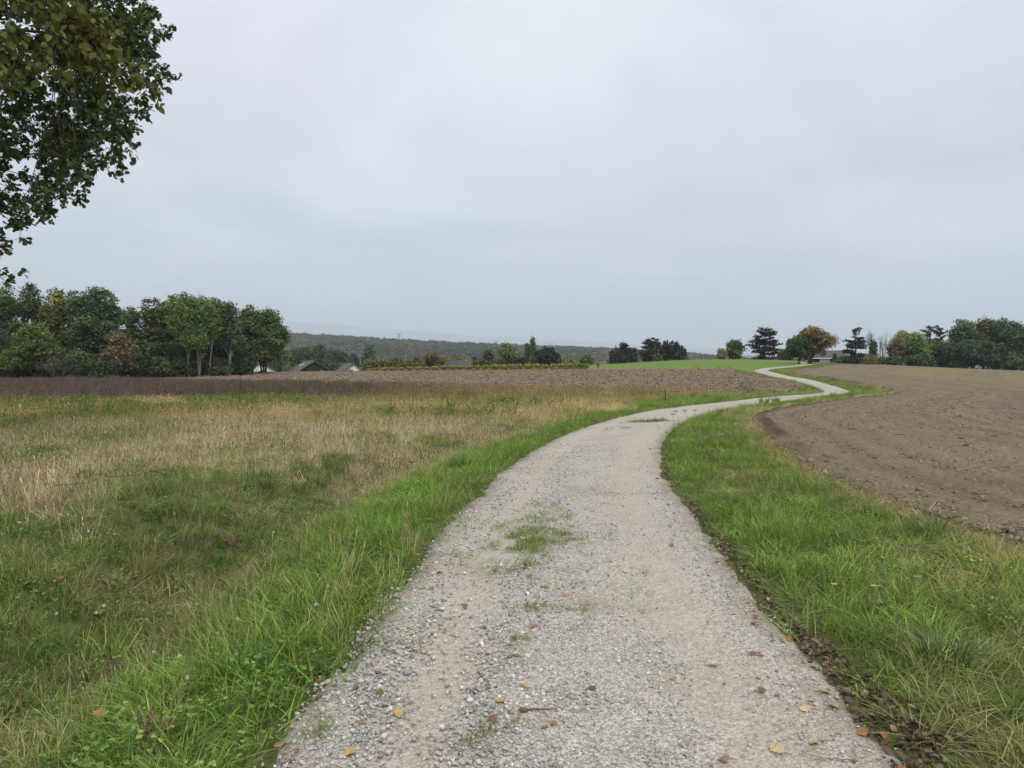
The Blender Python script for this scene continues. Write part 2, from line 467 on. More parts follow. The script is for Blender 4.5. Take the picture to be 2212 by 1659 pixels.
def ground_mat():
    m, t, out = new_mat('ground_soil')
    n1 = pos_noise(t, 0.22, 5, 0.6); n2 = pos_noise(t, 9.0, 4, 0.7); n3 = pos_noise(t, 1.4, 4, 0.6)
    c = ramp(t, [(0.35, (0.075, 0.105, 0.028)), (0.55, (0.11, 0.13, 0.04)), (0.72, (0.15, 0.135, 0.06))], n1).outputs[0]
    c = mixc(t, ramp(t, [(0.45, (0,) * 3), (0.65, (1,) * 3)], n3).outputs[0], c, (0.10, 0.085, 0.045))
    c = mixc(t, 1.0, c, ramp(t, [(0.3, (0.5,) * 3), (0.7, (1.2,) * 3)], n2).outputs[0], 'MULTIPLY')
    princ(t, out, c, 0.95, 0.1, n2, 0.8, 0.05)
    return m
M['ground'] = ground_mat()
def green_mat():
    m, t, out = new_mat('green_crop')
    n1 = pos_noise(t, 0.08, 5, 0.6, stretch=(0.35, 1.5, 1)); n2 = pos_noise(t, 3.0, 5, 0.7)
    c = ramp(t, [(0.3, (0.095, 0.165, 0.032)), (0.5, (0.13, 0.205, 0.042)), (0.7, (0.175, 0.225, 0.06))], n1).outputs[0]
    c = mixc(t, 1.0, c, ramp(t, [(0.3, (0.72,) * 3), (0.7, (1.2,) * 3)], n2).outputs[0], 'MULTIPLY')
    princ(t, out, c, 0.9, 0.1, n2, 1.0, 0.15)
    return m
M['green'] = green_mat()
def gravel_mat():
    m, t, out = new_mat('gravel')
    g = N(t, 'ShaderNodeNewGeometry').outputs['Position']
    v1 = N(t, 'ShaderNodeTexVoronoi', i_Scale=95.0); t.links.new(g, v1.inputs['Vector'])
    v2 = N(t, 'ShaderNodeTexVoronoi', i_Scale=38.0); t.links.new(g, v2.inputs['Vector'])
    g1 = N(t, 'ShaderNodeRGBToBW'); t.links.new(v1.outputs['Color'], g1.inputs[0])
    c = ramp(t, [(0.1, (0.19, 0.168, 0.136)), (0.5, (0.415, 0.380, 0.318)), (0.85, (0.72, 0.675, 0.60))], g1.outputs[0]).outputs[0]
    g2 = N(t, 'ShaderNodeRGBToBW'); t.links.new(v2.outputs['Color'], g2.inputs[0])
    c = mixc(t, 0.35, c, ramp(t, [(0.15, (0.20, 0.19, 0.175)), (0.85, (0.50, 0.48, 0.45))], g2.outputs[0]).outputs[0])
    nb = pos_noise(t, 1.1, 5, 0.65)
    fine = ramp(t, [(0.48, (0,) * 3), (0.68, (1,) * 3)], nb).outputs[0]
    c = mixc(t, mth(t, 'MULTIPLY', fine, 0.6), c, (0.36, 0.31, 0.235))
    ru = mth(t, 'MULTIPLY', attr(t, 'rut').outputs['Fac'], ramp(t, [(0.35, (0.2,) * 3), (0.6, (1,) * 3)], pos_noise(t, 0.9, 4, 0.6)).outputs[0])
    c = mixc(t, mth(t, 'MULTIPLY', ru, 0.8, True), c, (0.45, 0.405, 0.33))
    dp = ramp(t, [(0.56, (0,) * 3), (0.70, (1,) * 3)], pos_noise(t, 0.55, 5, 0.65)).outputs[0]
    c = mixc(t, mth(t, 'MULTIPLY', dp, 0.45), c, (0.235, 0.205, 0.16))
    ed = attr(t, 'edge').outputs['Fac']
    ne = pos_noise(t, 3.0, 4, 0.6)
    ef = mth(t, 'MULTIPLY', ed, ramp(t, [(0.35, (0.25,) * 3), (0.6, (1,) * 3)], ne).outputs[0], True)
    c = mixc(t, ef, c, (0.17, 0.135, 0.09))
    nn = pos_noise(t, 30, 4, 0.7)
    c = mixc(t, 1.0, c, ramp(t, [(0.3, (0.75,) * 3), (0.7, (1.12,) * 3)], nn).outputs[0], 'MULTIPLY')
    hgt = mth(t, 'ADD', mth(t, 'MULTIPLY', v1.outputs['Distance'], -0.6), mth(t, 'MULTIPLY', v2.outputs['Distance'], -1.0))
    princ(t, out, c, 0.9, 0.2, hgt, 0.7, 0.012)
    return m
M['gravel'] = gravel_mat()
def stone_mat():
    m, t, out = new_mat('pebble')
    base = attr(t, 'tint', 'INSTANCER').outputs['Color']
    n = pos_noise(t, 60, 3, 0.6)
    c = mixc(t, 1.0, base, ramp(t, [(0.3, (0.8,) * 3), (0.7, (1.12,) * 3)], n).outputs[0], 'MULTIPLY')
    princ(t, out, c, 0.85, 0.25)
    return m
M['pebble'] = stone_mat()

# ------------------------------------------------------------------ the ground sheets
def axis(lo, hi, s0, g, c=0.0):
    out = [c]; 
    while out[-1] < hi: out.append(out[-1] + max(s0, g * abs(out[-1] - c)))
    neg = [c]
    while neg[-1] > lo: neg.append(neg[-1] - max(s0, g * abs(neg[-1] - c)))
    return np.array(neg[:0:-1] + out)
def grid_mesh(X, Y, Z, mask=None):
    ny, nx = X.shape
    idx = np.arange(ny * nx).reshape(ny, nx)
    q = np.stack([idx[:-1, :-1], idx[:-1, 1:], idx[1:, 1:], idx[1:, :-1]], -1).reshape(-1, 4)
    v = np.stack([X, Y, Z], -1).reshape(-1, 3)
    if mask is not None:
        q = q[mask.ravel()[q].all(1)]
        used = np.unique(q); remap = np.full(len(v), -1); remap[used] = np.arange(len(used))
        return v[used], remap[q], used
    return v, q, np.arange(len(v))
gx = axis(-9000, 9000, 0.18, 0.05); gy = axis(-400, 13000, 0.18, 0.05, 4.0)
X, Y = np.meshgrid(gx, gy)
Z = hz(X, Y)
nearr = (np.hypot(X, Y) < 260)
dr_ = np.full(X.shape, 99.0); dr_[nearr] = dist_poly(X[nearr], Y[nearr], road_pts)[0]
Z -= 0.09 * sstep(1.22, 0.95, dr_)
v, q, _ = grid_mesh(X, Y, Z)
tag(mk_obj('ground', mk_mesh('ground', v, q, smooth=True), M['ground']), 'grassy open ground rolling away towards the wooded valley', 'ground', kind='structure')

# gravel path
rl = road_line; tn = np.gradient(rl, axis=0); tn /= np.linalg.norm(tn, axis=1)[:, None]
nr = np.stack([tn[:, 1], -tn[:, 0]], 1)
arc = np.concatenate([[0], np.cumsum(np.linalg.norm(np.diff(rl, axis=0), axis=1))])
HW = 1.38
NC = 29
cs = np.linspace(-1, 1, NC)
hwl = HW + 0.16 * (fbm(arc * 0.7, arc * 0, 11, 3) - 0.5) + 0.14 * (fbm(arc * 4, arc * 0 + 3, 12, 2) - 0.5)
hwr = HW + 0.16 * (fbm(arc * 0.7, arc * 0 + 9, 13, 3) - 0.5) + 0.12 * (fbm(arc * 4, arc * 0 + 5, 14, 2) - 0.5)
hwl = hwl - .36 * sstep(28, 60, np.hypot(rl[:, 0], rl[:, 1])); hwr = hwr - .36 * sstep(28, 60, np.hypot(rl[:, 0], rl[:, 1]))
off = np.where(cs[None] < 0, hwl[:, None], hwr[:, None]) * cs[None]
PX = rl[:, None, 0] + nr[:, None, 0] * off; PY = rl[:, None, 1] + nr[:, None, 1] * off
rr = np.hypot(PX, PY)
PZ = hz(PX, PY) + 0.02 + 0.02 * sstep(30, 90, rr) + 0.014 * (fbm(PX * 3, PY * 3, 21, 4) - 0.5) - 0.012 * np.exp(-((np.abs(off) - 0.72) / 0.25) ** 2) * sstep(20, 6, rr)
PZ -= 0.035 * (np.abs(cs[None]) > 0.98)
v, q, _ = grid_mesh(PX, PY, PZ)
edge = np.clip((np.abs(cs)[None] - 0.80) / 0.2, 0, 1) * np.ones_like(PX)
tag(mk_obj('gravel_path', mk_mesh('gravel_path', v, q[:, ::-1], smooth=True, attrs={'edge': edge.ravel(), 'rut': (np.exp(-((np.abs(off + .02) - 0.74) / 0.27) ** 2)).ravel()}), M['gravel']), 'pale gravel farm track winding up the slope', 'path', kind='structure')

def field(name, poly, az0, az1, r0, r1, na, nr_, amp, mat, label, stripes=0.0, sprout=False):
    az = np.linspace(R(az0), R(az1), na); r = np.geomspace(r0, r1, nr_)
    AZ, RR = np.meshgrid(az, r)
    X = RR * np.sin(AZ); Y = RR * np.cos(AZ)
    d, _ = dist_poly(X, Y, poly, True)
    ins = in_poly(X, Y, poly)
    wob = 0.25 * (fbm(X * 0.8, Y * 0.8, 31, 3) - 0.5)
    sd = np.where(ins, d, -d) + wob
    b = fbm(X * 2.2, Y * 2.2, 41, 5, 0.62) - 0.45
    fine = np.maximum(0, fbm(X * 9, Y * 9, 51, 3, 0.6) - 0.48)
    Z = hz(X, Y) + 0.055 + amp * b + amp * 2.0 * fine
    if stripes: Z += stripes * np.sin(d * 2 * math.pi / 0.75 + 2 * fbm(X * .3, Y * .3, 61, 2))
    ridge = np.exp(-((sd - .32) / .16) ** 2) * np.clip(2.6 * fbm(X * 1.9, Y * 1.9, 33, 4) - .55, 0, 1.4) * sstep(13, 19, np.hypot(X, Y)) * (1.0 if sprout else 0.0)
    Z += 0.10 * ridge
    Z -= 0.12 * sstep(0.25, -0.05, sd)
    mask = sd > -0.05
    v, q, used = grid_mesh(X, Y, Z, mask)
    at = {}
    if sprout:
        s = sstep(38, 75, np.hypot(X, Y)) * sstep(0.30, 0.5, X / np.maximum(Y, 1)) * (0.15 + 0.85 * sstep(4, 16, d)) * (0.55 + 0.45 * np.sin(d * 0.42 + 3 * fbm(X * .02, Y * .05, 5, 2)))
        at = {'sprout': (0.8 * s).ravel()[used], 'rowd': d.ravel()[used], 'ridge_shade': np.clip(ridge * 1.2, 0, 1).ravel()[used]}  # also carries the mask for the shade painted along the furrow ridge
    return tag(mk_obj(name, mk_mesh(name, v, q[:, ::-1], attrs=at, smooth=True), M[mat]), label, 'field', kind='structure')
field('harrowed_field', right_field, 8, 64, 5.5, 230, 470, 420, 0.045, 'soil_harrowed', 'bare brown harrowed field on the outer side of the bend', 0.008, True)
field('ploughed_field', left_field, -45, 30, 44, 175, 560, 300, 0.16, 'soil_ploughed', 'rough brown ploughed field with straw beyond the dry meadow')
# green field sheet
AZ, RR = np.meshgrid(np.linspace(R(2), R(30), 150), np.geomspace(95, 250, 130))
X = RR * np.sin(AZ); Y = RR * np.cos(AZ)
d, _ = dist_poly(X, Y, green_field, True); ins = in_poly(X, Y, green_field)
sd = np.where(ins, d, -d) + 0.6 * (fbm(X * .5, Y * .5, 71, 3) - .5)
Z = hz(X, Y) + 0.07 + 0.10 * (fbm(X * .9, Y * .9, 72, 4) - .5) - 0.15 * sstep(0.8, 0, sd)
v, q, _ = grid_mesh(X, Y, Z, sd > -0.1)
tag(mk_obj('green_field', mk_mesh('green_field', v, q[:, ::-1], smooth=True), M['green']), 'bright green sown field on the low crest', 'field', kind='structure')

AZ, RR = np.meshgrid(np.linspace(R(-32), R(6), 130), np.geomspace(125, 215, 40))
X = RR * np.sin(AZ); Y = RR * np.cos(AZ)
strip = pl([(545, 140), (800, 135.5), (1000, 129.5), (1230, 125.5), (1220, 160), (1000, 180), (800, 190), (500, 195), (500, 150)])
d, _ = dist_poly(X, Y, strip, True); ins = in_poly(X, Y, strip); sd = np.where(ins, d, -d)
v, q, _ = grid_mesh(X, Y, hz(X, Y) + 0.05 + 0.1 * (fbm(X * .9, Y * .9, 74, 3) - .5) - 0.15 * sstep(0.8, 0, sd), sd > -0.1)
tag(mk_obj('pasture', mk_mesh('pasture', v, q[:, ::-1], smooth=True), M['green']), 'narrow green pasture between ploughed field and houses', 'field', kind='structure')
# far relief
def relief(name, D0, prof, depth, label, mat, seed, amp):
    us = np.linspace(-.95, .95, 200); ds = np.linspace(-1, 1, 26)
    U, T = np.meshgrid(us, ds)
    Yr = D0 + T * depth; Xr = U * D0
    top = np.interp(U, [p[0] for p in prof], [p[1] for p in prof])
    Zr = -60 + (top + 60) * np.maximum(0, 1 - np.abs(T) ** 1.3) * (0.90 + amp * (fbm(Xr / (D0 * .05), Yr / (D0 * .05), seed, 4) - .5))
    v, q, _ = grid_mesh(Xr, Yr, Zr)
    return tag(mk_obj(name, mk_mesh(name, v, q, smooth=True), mat), label, 'hills', kind='structure')
m_, t_, o_ = new_mat('hill_green')
princ(t_, o_, ramp(t_, [(0.35, (0.05, 0.075, 0.035)), (0.6, (0.11, 0.12, 0.06))], pos_noise(t_, 0.004, 5, 0.6)).outputs[0], 1.0, 0.0)
M['hill'] = m_
relief('distant_hill', 5200, [(-1.3, 150), (-0.31, 170), (-0.18, 168), (-0.06, 135), (0.02, 100), (0.2, 90), (1.3, 80)], 1100, 'low pale blue hill beyond the wooded ridge', M['hill'], 3, 0.18)
relief('distant_mountain', 21000, [(-1.3, 1740), (-0.45, 1650), (-0.3, 1420), (-0.1, 1040), (0.1, 760), (0.25, 580), (0.5, 480), (1.3, 400)], 2600, 'hazy blue mountain flank fading into the overcast sky', M['hill'], 9, 0.12)

# ------------------------------------------------------------------ scattering with geometry nodes
def source_collection(name, meshes, mat):
    c = bpy.data.collections.new(name)
    for i, me in enumerate(meshes):
        o = bpy.data.objects.new('%s_piece_%02d' % (name, i), me)
        if not me.materials: me.materials.append(mat)
        c.objects.link(o)
    return c
def scatter_stuff(name, label, cat, pts, rot, scl, tint, src, nsrc):
    n = len(pts)
    me = bpy.data.meshes.new(name)
    me.vertices.add(n); me.vertices.foreach_set('co', np.asarray(pts, np.float32).ravel())
    a = me.attributes.new('rot', 'FLOAT_VECTOR', 'POINT'); a.data.foreach_set('vector', np.asarray(rot, np.float32).ravel())
    a = me.attributes.new('scl', 'FLOAT_VECTOR', 'POINT'); a.data.foreach_set('vector', np.asarray(scl, np.float32).ravel())
    a = me.attributes.new('tint', 'FLOAT_COLOR', 'POINT'); a.data.foreach_set('color', np.concatenate([np.asarray(tint, np.float32), np.ones((n, 1), np.float32)], 1).ravel())
    a = me.attributes.new('pick', 'INT', 'POINT'); a.data.foreach_set('value', rng.integers(0, nsrc, n).astype(np.int32))
    o = mk_obj(name, me)
    g = bpy.data.node_groups.new(name, 'GeometryNodeTree')
    g.interface.new_socket('Geometry', in_out='INPUT', socket_type='NodeSocketGeometry')
    g.interface.new_socket('Geometry', in_out='OUTPUT', socket_type='NodeSocketGeometry')
    gi = g.nodes.new('NodeGroupInput'); go = g.nodes.new('NodeGroupOutput')
    iop = g.nodes.new('GeometryNodeInstanceOnPoints')
    ci = g.nodes.new('GeometryNodeCollectionInfo')
    ci.inputs['Collection'].default_value = src
    ci.inputs['Separate Children'].default_value = True
    ci.inputs['Reset Children'].default_value = True
    iop.inputs['Pick Instance'].default_value = True
    def na(nm, ty):
        x = g.nodes.new('GeometryNodeInputNamedAttribute'); x.data_type = ty; x.inputs[0].default_value = nm
        return [s for s in x.outputs if s.enabled and s.name == 'Attribute'][0]
    L = g.links.new
    L(gi.outputs[0], iop.inputs['Points']); L(ci.outputs[0], iop.inputs['Instance'])
    L(na('pick', 'INT'), iop.inputs['Instance Index'])
    L(na('rot', 'FLOAT_VECTOR'), iop.inputs['Rotation']); L(na('scl', 'FLOAT_VECTOR'), iop.inputs['Scale'])
    L(iop.outputs[0], go.inputs[0])
    md = o.modifiers.new('scatter', 'NODES'); md.node_group = g
    tag(o, label, cat, kind='stuff')
    return o
def blades(n, rad, len_rng, w, lean, bend, seg=3, flat=0.0):
    """one tuft of n curved tapering blades, three bands each"""
    a = rng.random(n) * 2 * math.pi; rr = rad * np.sqrt(rng.random(n))
    base = np.stack([rr * np.cos(a), rr * np.sin(a), np.full(n, -0.02)], 1)
    az = a + rng.normal(0, 0.9, n)
    L = rng.uniform(*len_rng, n); le = np.abs(rng.normal(lean, lean * 0.5, n)); be = np.abs(rng.normal(bend, bend * 0.4, n))
    ww = w * rng.uniform(0.6, 1.3, n)
    dirh = np.stack([np.cos(az), np.sin(az), 0 * az], 1)
    sidev = np.stack([-np.sin(az), np.cos(az), 0 * az], 1)
    tw = rng.normal(0, 0.5, n)
    sidev = sidev * np.cos(tw)[:, None] + dirh * np.sin(tw)[:, None]
    p = base.copy(); th = le.copy()
    lev = [p]
    for k in range(seg):
        p = p + (L / seg)[:, None] * (np.sin(th)[:, None] * dirh + np.cos(th)[:, None] * np.array([0, 0, 1.0]))
        th = np.minimum(th + be / seg, 2.2)
        lev.append(p)
    vs_ = []
    for k in range(seg):
        wk = ww * (1.0, 0.85, 0.55, 0.35)[k] * 0.5
        vs_ += [lev[k] - sidev * wk[:, None], lev[k] + sidev * wk[:, None]]
    vs_.append(lev[seg])
    V = np.stack(vs_, 1); k = 2 * seg + 1
    t = []
    for s_ in range(seg - 1):
        b = 2 * s_; t += [[b, b + 1, b + 3], [b, b + 3, b + 2]]
    t.append([2 * seg - 2, 2 * seg - 1, 2 * seg])
    T = (np.array(t)[None] + (np.arange(n) * k)[:, None, None]).reshape(-1, 3)
    var = np.repeat(rng.random(n), k)
    return V.reshape(-1, 3), T, var
def tuft_mesh(name, *a, heads=0, **k):
    mb = MB(); v, t, var = blades(*a, **k); mb.add(v, t=t, var=var)
    for i in range(heads):       # seed heads on thin stems
        an = rng.random() * 6.28; L = a[2][1] * rng.uniform(0.9, 1.4); ln = rng.uniform(0.05, 0.3)
        d = np.array([math.cos(an) * math.sin(ln), math.sin(an) * math.sin(ln), math.cos(ln)])
        b = np.array([rng.normal(0, a[1] * .5), rng.normal(0, a[1] * .5), 0])
        vv = rng.random()
        mb.tube([b, b + d * L * .5, b + d * L], [0.0016, 0.0013, 0.001], 3, vv)
        mb.tube([b + d * L * .86, b + d * L * .93, b + d * L * 1.04], [0.002, 0.006, 0.001], 4, vv * .7)
    return mb.mesh(name)
lush = [tuft_mesh('lush_grass', 34, 0.10, (0.12, 0.30), 0.0062, 0.35, 1.25) for i in range(6)] + \
       [tuft_mesh('lush_grass', 26, 0.09, (0.16, 0.36), 0.0075, 0.5, 1.5) for i in range(3)]
short = [tuft_mesh('short_grass', 30, 0.10, (0.04, 0.13), 0.0045, 0.5, 1.0) for i in range(5)]
dry = [tuft_mesh('dry_grass', 30, 0.13, (0.10, 0.30), 0.0040, 0.35, 0.9, heads=4) for i in range(6)]
stalk = [tuft_mesh('stalk_grass', 14, 0.16, (0.2, 0.45), 0.006, 0.15, 0.35, heads=9) for i in range(5)]
flatg = [tuft_mesh('flat_grass', 30, 0.14, (0.15, 0.34), 0.0052, 1.0, 0.8) for i in range(4)]
def leaflet(n=6, l=1.0, w=0.6, fold=0.12):
    """a small pointed oval leaf along +y, folded on its midrib"""
    ys = np.linspace(0, 1, n); prof = np.sin(np.pi * ys ** 0.8) * w / 2
    v = []; t = []
    for y, p in zip(ys, prof): v += [(-p, y * l, fold * p * 2), (0, y * l, -0.10 * y * y * l), (p, y * l, fold * p * 2)]
    for i in range(n - 1):
        b = 3 * i
        t += [[b, b + 1, b + 4], [b, b + 4, b + 3], [b + 1, b + 2, b + 5], [b + 1, b + 5, b + 4]]
    return np.array(v), np.array(t)
def clover_mesh():
    mb = MB(); lv, lt = leaflet(4, 1, 0.95, 0.1)
    n = 22
    for i in range(n):
        a = rng.random() * 6.28; r = 0.14 * math.sqrt(rng.random()); h = rng.uniform(0.03, 0.10)
        c = np.array([r * math.cos(a), r * math.sin(a), h]); s = rng.uniform(0.012, 0.02); vv = rng.random()
        mb.tube([(c[0] * .6, c[1] * .6, -0.01), c], [0.0012, 0.0009], 3, vv)
        tl = rng.normal(0, 0.25, 2); up = np.array([tl[0], tl[1], 1.0])
        b0 = rng.random() * 6.28
        d = np.array([[math.cos(b0 + k * 2.094), math.sin(b0 + k * 2.094), -0.1] for k in range(3)])
        fr = rot_frames(d, np.repeat(up[None], 3, 0))
        v, f, va = scatter(lv, lt, np.repeat(c[None], 3, 0), fr, np.full(3, s), np.full(3, vv))
        mb.add(v, t=f, var=va)
    return mb.mesh('clover')
clover = [clover_mesh() for i in range(4)]
def weed_mesh(h, nl, ls):
    mb = MB(); lv, lt = leaflet(4, 1, 0.38, 0.15)
    for s_ in range(4):
        an = rng.random() * 6.28; hh = h * rng.uniform(.6, 1)
        d = np.array([math.cos(an) * .22, math.sin(an) * .22, 1.0]); d /= np.linalg.norm(d)
        b = np.array([rng.normal(0, .05), rng.normal(0, .05), 0])
        mb.tube([b, b + d * hh], [0.004, 0.0015], 3, 0.4)
        k = nl; tt = rng.uniform(.15, 1, k)
        a2 = rng.random(k) * 6.28
        dd = np.stack([np.cos(a2), np.sin(a2), rng.uniform(0, .8, k)], 1)
        fr = rot_frames(dd, np.tile([0, 0, 1.0], (k, 1)) + rng.normal(0, .3, (k, 3)))
        v, f, va = scatter(lv, lt, b + d * (hh * tt)[:, None], fr, ls * rng.uniform(.6, 1.2, k) * (1.2 - .6 * tt), rng.random(k))
        mb.add(v, t=f, var=va)
    return mb.mesh('weed')
weed = [weed_mesh(0.5, 16, 0.10) for i in range(4)]
OAK = [(0,0),(.10,.08),(.14,.2),(.30,.24),(.20,.36),(.38,.46),(.24,.58),(.36,.72),(.2,.80),(.14,.94),(0,1)]
def oak_leaf(curl=0.15):
    left = [(-x, y) for x, y in OAK[1:-1]]
    v = []; t = []
    n = len(OAK)
    for x, y in OAK: v.append((0, y, -curl * (y - .4) ** 2))
    for x, y in OAK[1:-1]: v.append((x, y, curl * x * 2 - curl * (y - .4) ** 2))
    for x, y in left: v.append((x, y, -curl * x * 2 - curl * (y - .4) ** 2))
    r0 = n; l0 = n + n - 2
    for i in range(1, n - 2):
        t += [[i, r0 + i - 1, r0 + i], [i, r0 + i, i + 1], [i, l0 + i, l0 + i - 1], [i, i + 1, l0 + i]]
    t += [[0, r0, 1], [0, 1, l0], [n - 2, r0 + n - 3, n - 1], [n - 2, n - 1, l0 + n - 3]]
    v = np.array(v); v[:, 1] -= 0.0
    return v, np.array(t)
OAKS = [(.08, .1), (.28, .28), (.18, .42), (.36, .6), (.24, .82)]
def oak_leaf_simple(curl=.15):
    v = [(0, 0, 0)]
    for x, y in OAKS: v += [(-x, y, curl * x - curl * (y - .4) ** 2), (x, y, curl * x - curl * (y - .4) ** 2)]
    v.append((0, 1, -curl * .36)); t = [[0, 2, 1]]
    for i in range(len(OAKS) - 1):
        b = 1 + 2 * i; t += [[b, b + 1, b + 3], [b, b + 3, b + 2]]
    n = len(v) - 1; t.append([n - 2, n - 1, n])
    return np.array(v), np.array(t)
def stone_mesh():
    import bmesh
    bm = bmesh.new(); bmesh.ops.create_icosphere(bm, subdivisions=1, radius=1)
    v = np.array([x.co[:] for x in bm.verts]); t = np.array([[x.index for x in f.verts] for f in bm.faces]); bm.free()
    import itertools
    s = np.array([1, rng.uniform(.6, .95), rng.uniform(.4, .7)])
    v = v * (1 + rng.normal(0, .13, (len(v), 1))) * s
    return mk_mesh('stone', v, tris=t, var=np.full(len(v), rng.random()), smooth=False)
def clod_mesh():
    me = stone_mesh(); return me
stones = [stone_mesh() for i in range(9)]
for me in stones:
    me.polygons.foreach_set('use_smooth', np.ones(len(me.polygons), bool))
clods = [stone_mesh() for i in range(8)]
def curled(i):
    v, t = oak_leaf(0.0); c = rng.uniform(.4, 1.6); x = v[:, 0].copy(); y = v[:, 1] - .5
    z = c * (x * x * 2 + rng.uniform(-.3, .8) * y * y) + rng.normal(0, .02, len(v))
    return mk_mesh('litter_leaf', np.stack([x, y, z], 1), tris=t, var=np.full(len(v), rng.random()))
litter = [curled(i) for i in range(8)]
straw = []
for i in range(4):
    mb = MB(); b = rng.normal(0, .1, 3); mb.tube([(0, -.5, 0), (b[0] * .3, 0, .04), (b[0], .5, 0)], 0.02, 3); straw.append(mb.mesh('straw'))
SRC = {}
for k, lst, m in (('lush', lush, 'grass'), ('short', short, 'grass'), ('dry', dry, 'grass'), ('stalk', stalk, 'grass'), ('flat', flatg, 'grass'), ('clover', clover, 'grass'), ('weed', weed, 'grass'),
                  ('stone', stones, 'pebble'), ('clod', clods, 'pebble'), ('litter', litter, 'litter'), ('straw', straw, 'litter')):
    SRC[k] = (source_collection(k, lst, M[m]), len(lst))
def sample_sector(n, r0, r1, az0, az1, rc, p=1.5):
    rs = np.linspace(r0, r1, 4000); pdf = rs / (1 + (rs / rc) ** p); cdf = np.cumsum(pdf); cdf /= cdf[-1]
    r = np.interp(rng.random(n), cdf, rs); a = rng.uniform(R(az0), R(az1), n)
    return r * np.sin(a), r * np.cos(a), r
def pickcol(cols, f):
    cols = np.array(cols); f = np.clip(f, 0, 0.9999) * (len(cols) - 1); i = f.astype(int); w = (f - i)[:, None]
    return cols[i] * (1 - w) + cols[np.minimum(i + 1, len(cols) - 1)] * w
def put(name, label, cat, kind, x, y, s_xy, s_z, tint, dz=0.0, tilt=0.22, z=None):
    n = len(x)
    if n == 0: return
    zz = (hz(x, y) if z is None else z) + dz
    rot = np.stack([rng.normal(0, tilt, n), rng.normal(0, tilt, n), rng.random(n) * 6.283], 1)
    scl = np.stack([s_xy, s_xy, s_z], 1)
    c, k = SRC[kind]
    return scatter_stuff(name, label, cat, np.stack([x, y, zz], 1), rot, scl, tint, c, k)

# classify plan positions
def zones(x, y):
    d, side = dist_poly(x, y, road_pts)
    rf = in_poly(x, y, right_field); lf = in_poly(x, y, left_field); gf = in_poly(x, y, green_field)
    return d, side, rf, lf, gf
x, y, r = sample_sector(92000, 1.1, 150, -52, 46, 7.0, 1.45)
d, side, rf, lf, gf = zones(x, y)
drf, _ = dist_poly(x, y, right_field, True)
dlf, _ = dist_poly(x, y, left_field, True)
edge_n = 0.30 * (fbm(x * 1.3, y * 1.3, 81, 3) - .5)
open_ = ~rf & ~lf & ~gf & (d > HW - .36 * sstep(28, 60, r) - 0.02 + edge_n * (1 + 1.2 * sstep(25, 50, r)))
big = 1 + 0.9 * sstep(8, 45, r) + 0.8 * sstep(45, 120, r)
lump = np.clip((fbm(x * 1.1, y * 1.1, 82, 4) - .5) * 1.7 + .5, .02, 1.1); patch = fbm(x * 0.25, y * 0.25, 83, 3); fine = fbm(x * 3.1, y * 3.1, 84, 2)
left = side > 0
GREEN = [(0.074, 0.130, 0.024), (0.112, 0.180, 0.034), (0.156, 0.222, 0.050), (0.235, 0.268, 0.098)]
def jit(n, s=0.16): return np.exp(rng.normal(0, s, (n, 1)))
# right verge, and every verge beyond the first bend
rv = open_ & ((~left) | ((d < 6) & (r > 34)))
hgt = (0.14 + .72 * lump + 0.25 * fine) * (0.5 + 0.5 * sstep(HW, HW + 0.5, d)) * (0.6 + .4 * sstep(0.05, 0.6, drf))
dryn = sstep(0.5, 0.1, drf) + 0.45 * sstep(0.60, 0.72, patch) + .45 * sstep(.60, .75, fbm(x * 1.4, y * 1.4, 87, 3))
gcol = pickcol(GREEN, 0.15 + 0.75 * fbm(x * 0.6, y * 0.6, 85, 3)) * jit(len(x), .2) * (.72 + .56 * fbm(x * 1.6, y * 1.6, 97, 3))[:, None]
straw_c = np.array([0.34, 0.27, 0.15])
gcol2 = gcol * (1 - np.clip(dryn, 0, .8)[:, None]) + straw_c * np.clip(dryn, 0, .8)[:, None]
lit_gap = (~left) & (d < HW + 0.02 + (.10 + .22 * sstep(6, 3.2, r)) * 2 * fbm(x * 2, y * 2, 86, 2)) & (r < 16) & (rng.random(len(x)) < 0.8)
m = rv & ~lit_gap & (rng.random(len(x)) < 0.55)
put('verge_grass', 'green grass with pale tips along the outer verge of the track', 'grass', 'lush', x[m], y[m], (big * rng.uniform(.75, 1.25, len(x)))[m], (hgt * rng.uniform(.7, 1.2, len(x)) * (1 + .3 * sstep(30, 100, r)))[m], gcol2[m])
m = rv & ~lit_gap & ~(m) 
put('matted_verge_grass', 'flattened matted grass on the outer verge of the track', 'grass', 'flat', x[m], y[m], (big * rng.uniform(.7, 1.1, len(x)))[m], (hgt * .9)[m], (gcol2 * .95)[m])
m = open_ & ((~left) | (d < 2.6)) & (r < 22) & (d > HW + .15) & (fbm(x * 1.2, y * 1.2, 96, 3) > .52) & (rng.random(len(x)) < .22)
put('verge_clover', 'clover and small leafy weeds in the verge grass', 'clover', 'clover', x[m], y[m], (big * rng.uniform(.7, 1.1, len(x)))[m], rng.uniform(1.0, 1.6, len(x))[m], (gcol * np.array([.85, .95, .95]))[m])
